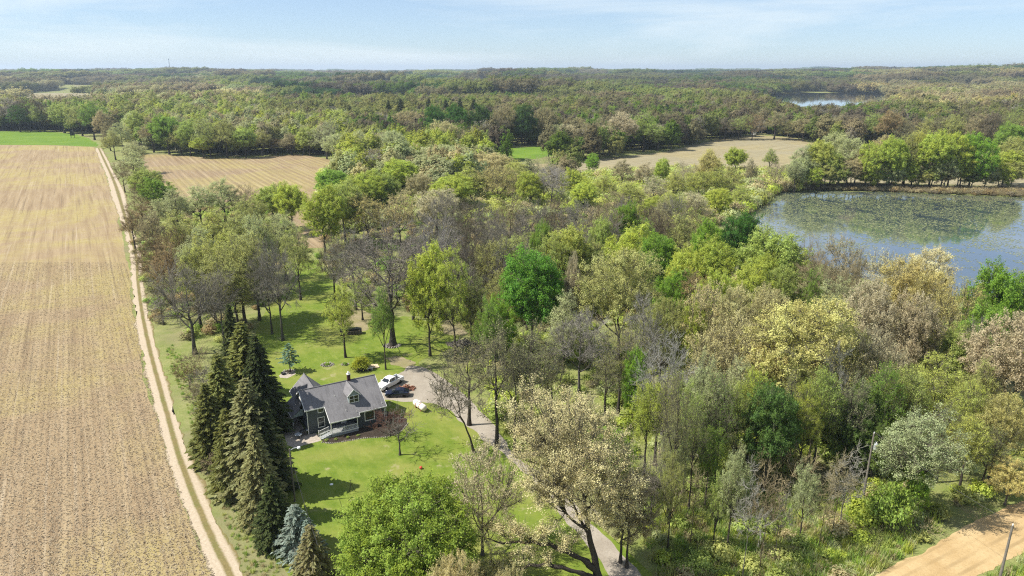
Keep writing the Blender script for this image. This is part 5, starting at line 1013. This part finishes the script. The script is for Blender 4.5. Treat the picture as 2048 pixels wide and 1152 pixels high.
lf = [('leafing', 12, 195, 262, 50, 'grey'), ('bare', 48, 190, 262, 56, 'dusk'), ('bare', 78, 200, 263, 44, 'dusk'), ('leafing', 70, 212, 264, 34, 'mid'), ('leafing', 118, 205, 266, 50, 'mid'), ('leafing', 155, 212, 272, 46, 'olive'), ('leafing', 176, 200, 280, 46, 'green'), ('leafing', 30, 210, 264, 40, 'deep')]
for k, cx, tp_, bs, w, c in lf: T('cropedge', k, cx, tp_, bs, w, c)

AREA = dict(verge='on the verge between the conifers and the track', conifers='in the conifer clump beside the house', lawnback='on the back lawn', drive='in the wood beside the driveway', near='cut by the near frame edge', road='in the roadside wood', pondwood='in the wood before the pond', barewood='in the bare wood beyond the back lawn', grove='in the grove behind the conifers', hedge='in the hedgerow beside the sandy track',
            fieldwood='round the small stubble field', clump='at the foot of the dark woods', fringe='on the scrubby fringe beside the pond', bank='in the row on the far pond bank', farline='in the far treeline behind the pasture', cropedge='behind the green crop strip')
ORD = 'first second third fourth fifth sixth seventh eighth ninth tenth eleventh twelfth thirteenth fourteenth fifteenth sixteenth'.split()
by = {}
for q in PENDING: by.setdefault((WORD[q[1]], q[2], q[3]), []).append(q)
for (cw, kw, ar), L_ in by.items():
    L_.sort(key=lambda q: q[4])
    for i, q in enumerate(L_):
        pos = '' if len(L_) == 1 else (', leftmost of them' if i == 0 else (', rightmost of them' if i == len(L_) - 1 else f', {ORD[i]} from left'))
        q[0]['label'] = f'{cw} {kw} {AREA[ar]}{pos}'; q[0]['group'] = f'trees {AREA[ar]}'

# ------------------------------------------------------------------ masses nobody could count
def scatter(name, pts, rot, scl, tint, idx, protos, label, kind='stuff'):
    """one object: points carrying instances of the given small meshes"""
    me = bpy.data.meshes.new(name); me.vertices.add(len(pts)); me.vertices.foreach_set('co', np.asarray(pts, np.float32).ravel())
    for n, typ, arr in (('rot', 'FLOAT_VECTOR', rot), ('scl', 'FLOAT_VECTOR', scl), ('tint', 'FLOAT_COLOR', tint), ('pick', 'INT', idx)):
        a = me.attributes.new(n, typ, 'POINT'); a.data.foreach_set({'FLOAT_VECTOR': 'vector', 'FLOAT_COLOR': 'color', 'INT': 'value'}[typ], np.asarray(arr, np.int32 if typ == 'INT' else np.float32).ravel())
    o = obj(name, me); tag(o, label, None, None, kind)
    g = bpy.data.node_groups.new(name + '_nodes', 'GeometryNodeTree'); g.interface.new_socket('Geometry', in_out='INPUT', socket_type='NodeSocketGeometry'); g.interface.new_socket('Geometry', in_out='OUTPUT', socket_type='NodeSocketGeometry')
    gi = g.nodes.new('NodeGroupInput'); go = g.nodes.new('NodeGroupOutput'); jn = g.nodes.new('GeometryNodeJoinGeometry')
    def named(n, t):
        q = g.nodes.new('GeometryNodeInputNamedAttribute'); q.data_type = t; q.inputs[0].default_value = n; return q.outputs[0]
    pick = named('pick', 'INT'); rt = named('rot', 'FLOAT_VECTOR'); sl = named('scl', 'FLOAT_VECTOR')
    for k, p in enumerate(protos):
        oi = g.nodes.new('GeometryNodeObjectInfo'); oi.inputs['Object'].default_value = p; oi.inputs['As Instance'].default_value = True
        cp = g.nodes.new('FunctionNodeCompare'); cp.data_type = 'INT'; cp.operation = 'EQUAL'; g.links.new(pick, cp.inputs[2]); cp.inputs[3].default_value = k
        ip = g.nodes.new('GeometryNodeInstanceOnPoints'); g.links.new(gi.outputs[0], ip.inputs['Points']); g.links.new(cp.outputs[0], ip.inputs['Selection']); g.links.new(oi.outputs['Geometry'], ip.inputs['Instance'])
        er = g.nodes.new('FunctionNodeEulerToRotation'); g.links.new(rt, er.inputs[0]); g.links.new(er.outputs[0], ip.inputs['Rotation']); g.links.new(sl, ip.inputs['Scale']); g.links.new(ip.outputs[0], jn.inputs[0])
    g.links.new(jn.outputs[0], go.inputs[0]); md = o.modifiers.new('scatter', 'NODES'); md.node_group = g
    return o
def proto_obj(name, me): return bpy.data.objects.new(name, me)      # not linked to the scene: only instanced
def join_np(parts, name, mats):
    """parts: list of (mesh, matrix) -> one mesh; keeps material index and tone"""
    VV, QQ, MM, TT = [], [], [], []; n = 0
    for me, mat in parts:
        v = np.empty(len(me.vertices) * 3, np.float32); me.vertices.foreach_get('co', v); v = v.reshape(-1, 3) @ np.array(mat.to_3x3()).T + np.array(mat.translation)
        q = np.empty(len(me.loops), np.int32); me.loops.foreach_get('vertex_index', q); mi = np.empty(len(me.polygons), np.int32); me.polygons.foreach_get('material_index', mi)
        t = np.empty(len(me.polygons), np.float32); me.attributes['tone'].data.foreach_get('value', t)
        VV.append(v); QQ.append(q.reshape(-1, 4) + n); MM.append(mi); TT.append(t); n += len(v)
    return mesh_np(name, np.concatenate(VV), np.concatenate(QQ), mats, np.concatenate(MM), {'tone': ('FACE', 'FLOAT', np.concatenate(TT))})
I4 = Matrix.Identity(4)
def far_tree(d, k): return proto_obj(f'woodland_tree_{k}', join_np([(d['crown'], I4), (d['trunk'], I4)], f'woodland_tree_{k}', [M['twig'], M['leaf_far']]))
kw = dict(far=True, leafmat='leaf_far', puffy=3.2)
FAR = [far_tree(broad(700 + i, 18, 6.6, .22, 50, 7, 8, 1.0, .17, 6, lo=-.75, **kw), i) for i in range(4)] + [far_tree(broad(710, 20, 5.2, .2, 36, 6, 6, .85, .2, 5, shape='tall', lo=-.8, **kw), 4)]
_b = broad(720, 18, 6.2, .2, 36, 7, 2, .6, .22, 6, fine=3, twig_r=.05, twigmat='twig_far', **kw)
FAR.append(proto_obj('woodland_tree_5', join_np([(_b['crown'], I4), (_b['trunk'], I4)], 'woodland_tree_5', [M['twig_far'], M['leaf_far']])))
FAR.append(far_tree(conifer(730, 20, 5.4, .1, 16, 7, 14, 1.7, far=True, leafmat='leaf_far'), 6))
# a patch of canopy used beyond a kilometre
def canopy_tile(seed):
    r = np.random.default_rng(seed); parts = []
    src = [broad(740 + seed * 5 + i, 18, 7.0, .25, 26, 5, 7, 1.5, .19, 5, lo=-.5, **kw) for i in range(3)]
    for gx in range(5):
        for gy in range(5):
            s = r.uniform(.8, 1.2); m = Matrix.Translation(((gx - 2) * 10 + r.normal(0, 2), (gy - 2) * 10 + r.normal(0, 2), 0)) @ Matrix.Rotation(r.uniform(0, 6.28), 4, 'Z') @ Matrix.Diagonal((s, s, r.uniform(.82, 1.2), 1))
            parts.append((src[r.integers(3)]['crown'], m))
    me = join_np(parts, f'woodland_patch_{seed}', [M['twig'], M['leaf_far']])
    # each tree of the patch takes its own tone
    t = np.empty(len(me.polygons), np.float32); me.attributes['tone'].data.foreach_get('value', t); cnt = [len(p[0].polygons) for p in parts]
    t = np.clip(t * .35 + np.repeat(r.uniform(0, .65, len(cnt)), cnt), 0, 1); me.attributes['tone'].data.foreach_set('value', t.astype(np.float32))
    return proto_obj(f'woodland_patch_{seed}', me)
TILES = [canopy_tile(i) for i in range(3)]
def inpoly(px, py, poly):
    P = np.asarray(poly, float); x, y = np.asarray(px, float), np.asarray(py, float); ins = np.zeros(x.shape, bool); j = len(P) - 1
    for i in range(len(P)):
        c = ((P[i, 1] > y) != (P[j, 1] > y)) & (x < (P[j, 0] - P[i, 0]) * (y - P[i, 1]) / (P[j, 1] - P[i, 1] + 1e-12) + P[i, 0]); ins ^= c; j = i
    return ins
SEEN = dict(field2=[(290, 312), (420, 320), (590, 313), (655, 325), (640, 350), (600, 368), (480, 362), (340, 366), (300, 335)], field3=[(1120, 330), (1340, 306), (1440, 282), (1520, 274), (1620, 290), (1580, 330), (1400, 335), (1210, 342)], green=[(-50, 268), (140, 270), (190, 289), (-50, 289)], far=[(70, 188), (174, 188), (150, 197), (95, 200), (70, 196)], meadow=[(975, 304), (1100, 298), (1100, 312), (1020, 318)], pond=[(1520, 425), (1560, 392), (2060, 400), (2060, 560)], lake=[(1545, 189), (1772, 188), (1760, 202), (1690, 209), (1600, 209), (1550, 198)], strip=[(1985, 352), (2060, 350), (2060, 374), (1985, 372)])
CLEAR = ['field', 'green', 'far', 'field2', 'field3', 'meadow', 'pond', 'lake', 'lawn']
STRIPS = [[(180, 199), (330, 200), (520, 206), (500, 211), (330, 205), (190, 204)], [(930, 178), (1200, 172), (1420, 170), (1420, 173), (1200, 176), (940, 183)], [(640, 166), (900, 164), (1000, 166), (900, 169), (650, 170)], [(1240, 228), (1420, 226), (1440, 231), (1250, 235)], [(1780, 200), (2060, 199), (2060, 205), (1780, 206)], [(520, 212), (720, 206), (930, 204), (1000, 207), (900, 212), (700, 216)], [(1440, 200), (1560, 196), (1560, 207), (1500, 206)]]   # hidden clearings that show as dark wood edges
r = np.random.default_rng(77)
def stand(x, y):
    return (np.sin(x * .021 + 2.2 * np.sin(y * .011)) * np.sin(y * .017 + 1.7 * np.sin(x * .009)) + .7 * np.sin(x * .0063 + 1.3 * np.sin(y * .0047)) * np.sin(y * .0051 + .9)) / 1.3
def zone(px, py, x, y):
    """palette of the woods as it changes over the land, cloud shade darkened into some zones"""
    n = len(px); out = np.zeros((n, 3)); u = np.clip(.5 + .42 * stand(x, y) + r.normal(0, .17, n), 0, .999)
    mixes = {'dark': ['olive', 'brown', 'olive', 'green', 'dusk', 'mid', 'deep'], 'gold': ['tan', 'gold', 'fawn', 'tan', 'olive'], 'tan': ['fawn', 'olive', 'tan', 'mid', 'sage', 'brown'], 'brown': ['brown', 'olive', 'fawn', 'mid', 'brown', 'olive', 'green', 'dusk'], 'mix': ['mid', 'sage', 'olive', 'mid', 'fawn', 'green', 'lime', 'brown'], 'lime': ['lime', 'mid', 'sage', 'tan', 'lime', 'olive'], 'far': ['olive', 'brown', 'dusk', 'green', 'deep', 'mid']}
    key = np.full(n, 'far', dtype=object)
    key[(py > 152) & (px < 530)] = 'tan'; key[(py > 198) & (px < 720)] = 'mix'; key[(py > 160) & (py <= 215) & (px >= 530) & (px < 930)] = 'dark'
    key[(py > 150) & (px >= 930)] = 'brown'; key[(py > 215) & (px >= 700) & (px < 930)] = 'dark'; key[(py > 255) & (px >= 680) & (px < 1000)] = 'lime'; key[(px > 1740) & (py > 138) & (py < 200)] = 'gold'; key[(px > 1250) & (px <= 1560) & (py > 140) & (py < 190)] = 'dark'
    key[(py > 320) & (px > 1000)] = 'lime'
    for i in range(n):
        cloud_dk = .74 if key[i] in ('dark', 'brown') else 1.0; m = sorted(mixes[key[i]], key=lambda c: sum(PAL[c])); out[i] = np.array(PAL[m[int(u[i] * len(m))]]) * cloud_dk  # dark and brown zones: darker species, and cloud shade put into the tree colour
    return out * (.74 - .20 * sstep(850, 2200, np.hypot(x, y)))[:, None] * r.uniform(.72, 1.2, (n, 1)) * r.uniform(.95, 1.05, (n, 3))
def woods():
    P, RO, SC, TI, ID = [], [], [], [], []
    # single crowns out to about 1.1 km
    xs, ys = np.meshgrid(np.arange(-1100, 1100, 8.6), np.arange(230, 1100, 8.6)); x = xs.ravel() + r.normal(0, 2.6, xs.size); y = ys.ravel() + r.normal(0, 2.6, xs.size)
    k = np.abs(x) < y * .80 + 60; x, y = x[k], y[k]; rr = np.hypot(x, y); k = rr < 1120; x, y = x[k], y[k]
    z = hgt(x, y); h = r.uniform(14, 23, len(x)); px, py = proj(x, y, z); tx, ty = proj(x, y, z + h)
    ok = np.ones(len(x), bool)
    for c in CLEAR: ok &= ~inpoly(px, py, PX[c])
    for s in STRIPS: ok &= ~inpoly(px, py, s)
    big = 1 + .55 * sstep(600, 1050, np.hypot(x, y)); h = h * (1 + .25 * sstep(600, 1050, np.hypot(x, y))); tx, ty = proj(x, y, z + h)
    hw = 6.5 * big * F_PX / y
    for s in SEEN.values():
        for f in (0, .2, .45, .7):
            for e in (-1, 0, 1): ok &= ~inpoly(tx * (1 - f) + px * f + e * hw * (.6 if f == 0 else 1), ty * (1 - f) + py * f + (2 if f == 0 else 0), s)
    ok &= r.uniform(0, 1, len(x)) < 1.25 / big ** 1.6
    T_ = np.array(TREES)
    ok &= ~((py > 400) | ((py > 330) & (px > 1180) & (py < 400)) | ((px > 1480) & (py > 296)))
    ok &= ~((px < 262) & (py > 268) & (px > 150)); ok &= ~((px < 300) & (py > 300))
    for tx_, ty_, tr_ in T_[np.hypot(T_[:, 0], T_[:, 1]) > 200]: ok &= (np.hypot(x - tx_, y - ty_) > tr_ * .75 + 2)
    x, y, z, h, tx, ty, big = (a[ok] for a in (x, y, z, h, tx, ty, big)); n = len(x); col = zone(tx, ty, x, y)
    idx = r.choice(7, n, p=[.22, .2, .2, .14, .14, .085, .015]); col[idx == 6] = (.04, .062, .025)
    col[idx == 5] = np.array(PAL['grey']) * r.uniform(.8, 1.2, (int((idx == 5).sum()), 1))
    sc = np.stack([r.uniform(.8, 1.25, n) * big] * 2 + [h / 19], 1); P.append(np.stack([x, y, z - .1], 1)); RO.append(np.stack([np.zeros(n), np.zeros(n), r.uniform(0, 6.28, n)], 1)); SC.append(sc); TI.append(col); ID.append(idx); print('wood trees', n)
    # canopy patches to 9 km
    for r0, r1, st, s in ((1100, 2800, 70, 1.55), (2800, 9500, 150, 3.2)):
        xs, ys = np.meshgrid(np.arange(-r1, r1, st), np.arange(300, r1, st)); x = xs.ravel() + r.normal(0, st * .15, xs.size); y = ys.ravel() + r.normal(0, st * .15, xs.size); rr = np.hypot(x, y); k = (rr > r0) & (rr < r1) & (np.abs(x) < y * .80 + 100); x, y = x[k], y[k]
        z = hgt(x, y); px, py = proj(x, y, z); tx, ty = proj(x, y, z + 20); ok = np.ones(len(x), bool)
        for c in ('far', 'lake'):
            for ox, oy in ((0, 0), (22, 0), (-22, 0), (0, 22), (0, -22)):
                qx, qy = proj(x + ox, y + oy, z); ok &= ~inpoly(qx, qy, PX[c])
        for q in ('far', 'lake'):
            for ox in (-25 * s, 0, 25 * s):
                for oy in (-25 * s, 0, 25 * s):
                    for f in (8, 18, 28): ok &= ~inpoly(*proj(x + ox, y + oy, z + f), SEEN[q])
        for q in STRIPS: ok &= ~inpoly(px, py, q)
        nz = np.sin(x * .0023 + 1) * np.sin(y * .0017 + 2) + .5 * np.sin(x * .006 + y * .004); ok &= ~((rr[k] > 2000) & (nz > .95))
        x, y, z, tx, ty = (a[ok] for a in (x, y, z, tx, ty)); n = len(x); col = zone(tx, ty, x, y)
        P.append(np.stack([x, y, z - 2.5], 1)); RO.append(np.stack([np.zeros(n), np.zeros(n), r.integers(0, 4, n) * math.pi / 2 + r.normal(0, .1, n)], 1)); SC.append(np.stack([np.full(n, s), np.full(n, s), r.uniform(.9, 1.25, n) * (1.2 if s < 2 else 1.3)], 1)); TI.append(col); ID.append(7 + r.integers(0, 3, n)); print('wood patches', n)
    P, RO, SC, TI, ID = map(np.concatenate, (P, RO, SC, TI, ID)); TI = np.concatenate([TI, np.ones((len(TI), 1))], 1)
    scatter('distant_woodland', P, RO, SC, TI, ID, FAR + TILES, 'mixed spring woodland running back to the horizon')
woods()
# undergrowth, tall grass, shore brush
SH = [far_tree(broad(800 + i, 1.3, 1.1, .02, 12, 6, 8, .26, .3, 5, r0=.03, lo=-.1, **kw), 20 + i) for i in range(2)]
_b = broad(810, 1.7, 1.3, .02, 16, 6, 0, .2, .3, 7, fine=4, r0=.04, twigmat='twig_far', far=True, twig_r=.022, lo=-.1, shape='vase'); SH.append(proto_obj('woodland_tree_25', join_np([(_b['crown'], I4)], 'woodland_tree_25', [M['twig_far'], M['leaf_far']])))
def tuft(seed, n=46, h=.65, spread=.4):
    q = np.random.default_rng(seed); a = q.uniform(0, 6.28, n); b = np.stack([q.normal(0, spread * .6, n), q.normal(0, spread * .6, n), np.zeros(n)], 1); d = np.stack([np.cos(a) * .45, np.sin(a) * .45, np.ones(n)], 1) * (h * q.uniform(.5, 1.2, (n, 1))); s = np.stack([-np.sin(a), np.cos(a), np.zeros(n)], 1) * .035
    V = np.stack([b - s, b + s, b + d + s * .3, b + d - s * .3], 1).reshape(-1, 3)
    return proto_obj(f'grass_tuft_{seed}', mesh_np(f'grass_tuft_{seed}', V, np.arange(4 * n).reshape(-1, 4), [M['leaf_far']], None, {'tone': ('FACE', 'FLOAT', q.uniform(0, 1, n))}))
GT = [tuft(1), tuft(2)]
def in_px_area(polys, step, avoid=(), jit=.5, seed=1):
    q = np.random.default_rng(seed); out_ = []
    for poly in polys:
        G = np.array([at(*p)[:2] for p in poly]); x0, y0 = G.min(0); x1, y1 = G.max(0); xs, ys = np.meshgrid(np.arange(x0, x1, step), np.arange(y0, y1, step)); x = xs.ravel() + q.normal(0, step * jit, xs.size); y = ys.ravel() + q.normal(0, step * jit, xs.size); k = inpoly(x, y, G); out_.append(np.stack([x[k], y[k]], 1))
    X = np.concatenate(out_); px, py = proj(X[:, 0], X[:, 1], 0.0); ok = np.ones(len(X), bool)
    for a in avoid: ok &= ~inpoly(px, py, a)
    return X[ok]
ROADP = [(1700, 1190), (1754, 1148), (1872, 1083), (2048, 1004), (2100, 1000), (2100, 1080), (2048, 1094), (1947, 1156), (1900, 1200)]
DRVP = [(a - 6, b) for a, b in DRV_L] + [(a + 6, b) for a, b in DRV_R]
def mass(name, X, idx_p, cols, sc_rng, protos, label, seed, zs=(.8, 1.3)):
    q = np.random.default_rng(seed); n = len(X); idx = q.choice(len(protos), n, p=idx_p); cc = np.array([PAL[c] if isinstance(c, str) else c for c in cols])[q.integers(0, len(cols), n)] * q.uniform(.8, 1.2, (n, 1)); s = q.uniform(*sc_rng, n)
    scatter(name, np.concatenate([X, np.full((n, 1), -.01)], 1), np.stack([q.normal(0, .05, n), q.normal(0, .05, n), q.uniform(0, 6.28, n)], 1), np.stack([s, s, s * q.uniform(*zs, n)], 1), np.concatenate([cc, np.ones((n, 1))], 1), idx, protos, label); print(name, n)
WOODG = [(930, 700), (1010, 640), (1200, 620), (1500, 640), (1800, 660), (2100, 680), (2100, 1000), (1900, 1062), (1760, 1130), (1680, 1180), (1330, 1180), (1200, 1050), (1080, 930), (1000, 850), (960, 790)]
X = in_px_area([WOODG], 3.0, (ROADP, DRVP), seed=5); mass('undergrowth', X, [.42, .38, .2], ['mid', 'lime', 'lime', 'olive', 'sage', 'fawn', 'mid'], (.5, 1.5), SH, 'green and brown undergrowth on the floor of the near wood', 6)
X = in_px_area([[(300, 640), (400, 690), (500, 690), (560, 560), (600, 520), (640, 440), (520, 400), (330, 400), (260, 420), (270, 520)], [(660, 560), (860, 640), (930, 700), (1010, 640), (1500, 640), (1450, 480), (1300, 430), (900, 420), (650, 480), (630, 520)]], 3.6, (PX['lawn'], PX['field2'], PX['pond'], PX['field']), seed=8); X = X[:9000]; mass('grove_undergrowth', X, [.35, .35, .3], ['olive', 'brown', 'mid', 'fawn', 'rust', 'green'], (.6, 1.5), SH, 'low scrub between the trunks of the grove and the bare wood', 9)
X = in_px_area([[(1270, 1030), (1340, 1000), (1480, 1000), (1640, 960), (1800, 960), (1880, 1060), (1754, 1150), (1680, 1200), (1330, 1200)], [(1960, 1160), (2100, 1090), (2200, 1300), (1900, 1300)]], .75, (ROADP, DRVP), seed=10); mass('tall_grass', X, [.5, .5], ['green', 'mid', 'olive', 'sage', 'fawn', 'lime', (.34, .44, .12)], (.6, 1.5), GT, 'rank tall grass on the roadside verge', 11)
X = in_px_area([[(330, 700), (345, 690), (430, 800), (520, 1000), (590, 1152), (600, 1250), (520, 1250), (420, 960), (360, 780)]], .7, (), seed=12); mass('verge_weeds', X, [.5, .5], ['green', 'mid', 'olive', 'fawn', (.22, .34, .06)], (.25, .7), GT, 'weedy grass on the verge beside the sandy track', 13)
X = in_px_area([[(1500, 384), (1560, 374), (1640, 372), (1760, 373), (1900, 378), (2100, 382), (2100, 397), (2048, 395), (1900, 389), (1760, 384), (1640, 381), (1556, 386), (1530, 404), (1500, 430), (1400, 440), (1380, 420), (1430, 395)]], 1.5, (PX['pond'],), seed=14); mass('shore_brush', X, [.1, .15, .75], ['rust', 'dusk', 'fawn', 'rust', 'dusk', 'brown'], (.9, 1.9), SH, 'reddish brown brush along the far pond shore', 15, (.7, 1.1))
X = in_px_area([[(1200, 350), (1400, 345), (1600, 350), (1600, 385), (1500, 430), (1380, 470), (1250, 470), (1150, 420), (1100, 400), (1150, 370)], [(640, 345), (720, 335), (800, 330), (900, 345), (1000, 340), (1180, 360), (1200, 430), (1000, 440), (800, 450), (680, 470), (650, 420)]], 3.0, (PX['pond'],), seed=16); mass('scrub', X, [.4, .4, .2], ['yellow', 'lime', 'fawn', 'mid', 'olive', 'sage'], (1.3, 3.2), SH, 'pale yellow scrub on the fringe beside the pond', 17)
# lily pads
def pads():
    q = np.random.default_rng(21); G = np.array([at(*p)[:2] for p in PX['pond']]); x0, y0 = G.min(0); x1, y1 = G.max(0); n = 90000; x = q.uniform(x0, x1, n); y = q.uniform(y0, y1, n); k = inpoly(x, y, G); x, y = x[k], y[k]; px, py = proj(x, y, 0.0)
    nz = np.sin(x * .19 + 2 * np.sin(y * .07)) * np.sin(y * .16 + 1.5 * np.sin(x * .05)) + .5 * np.sin(x * .51 + y * .33) + q.normal(0, .35, len(x)); dens = np.clip(1.1 - (py - 385) / 190, 0.34, 1); k = (nz * .5 + .5 < dens) & (px < 2110) & (px > 1480); x, y = x[k], y[k]; n = len(x)
    s = q.uniform(.13, .36, n); a = q.uniform(0, 6.28, n); C = np.stack([x, y, np.full(n, .035)], 1); th = np.arange(6) * math.pi / 3
    V = C[:, None] + np.stack([np.cos(th[None] + a[:, None]) * s[:, None], np.sin(th[None] + a[:, None]) * s[:, None] * .85, np.abs(q.normal(0, .012, (n, 6)))], -1)
    t = NT('lily_pad'); tone = t.n('ShaderNodeAttribute', attribute_name='tone').outputs['Fac']; M['pad'] = t.end(t.bsdf(t.mix(tone, (.17, .21, .07), (.42, .43, .20)), .45, .4))
    me = mesh_np('lily_pads', V.reshape(-1, 3), np.arange(n * 6).reshape(-1, 6), [M['pad']], None, {'tone': ('FACE', 'FLOAT', q.uniform(0, 1, n))}); tag(obj('lily_pads', me), 'lily pads floating over the pond', None, None, 'stuff'); print('pads', n)
pads()
# straw lying on the near part of the stubble field
def straw():
    q = np.random.default_rng(31); n = 150000; px = q.uniform(-40, 480, n); y = q.uniform(58, 210, n) ; d = (px - 1024) / F_PX; x = d * (y * CP + CAM_H * SP); pxx, pyy = proj(x, y, 0.0); k = inpoly(pxx, pyy, PX['field']); x, y = x[k], y[k]; n = len(x)
    az = math.radians(ROW_AZ); u = x * math.cos(az) - y * math.sin(az); row = .92; keep = q.uniform(0, 1, n) < .45 + .55 * (np.cos(2 * np.pi * u / row) > .2); x, y = x[keep], y[keep]; n = len(x)
    a = q.uniform(0, 6.28, n); L_ = q.uniform(.08, .34, n) * .5; w = q.uniform(.02, .05, n); z = q.uniform(.02, .11, n); d_ = np.stack([np.cos(a) * L_, np.sin(a) * L_, q.normal(0, .04, n)], 1); s = np.stack([-np.sin(a) * w, np.cos(a) * w, np.zeros(n)], 1); C = np.stack([x, y, z], 1)
    V = np.stack([C - d_ - s, C + d_ - s, C + d_ + s, C - d_ + s], 1).reshape(-1, 3); t = NT('straw'); tone = t.n('ShaderNodeAttribute', attribute_name='tone').outputs['Fac']; M['straw'] = t.end(t.bsdf(t.mix(tone, (.17, .12, .08), (.60, .49, .33)), .9, .1))
    tag(obj('crop_straw', mesh_np('crop_straw', V, np.arange(4 * n).reshape(-1, 4), [M['straw']], None, {'tone': ('FACE', 'FLOAT', q.uniform(0, 1, n))})), 'broken straw littering the near stubble field', None, None, 'stuff'); print('straw', n)
straw()
# ------------------------------------------------------------------ air
def haze():
    m = MB(); m.box(-23600, 23600, -23600, 23600, -32, 150); t = NT('haze_air'); v = t.n('ShaderNodeVolumePrincipled'); v.inputs['Color'].default_value = (.70, .83, 1.0, 1); v.inputs['Density'].default_value = HAZE; v.inputs['Anisotropy'].default_value = .2
    t.l(v.outputs[0], t.o.inputs['Volume']); o = m.build('haze', t.m); tag(o, 'thin bluish air over the far woods', None, None, 'stuff')
HAZE = 8.5e-5
haze()
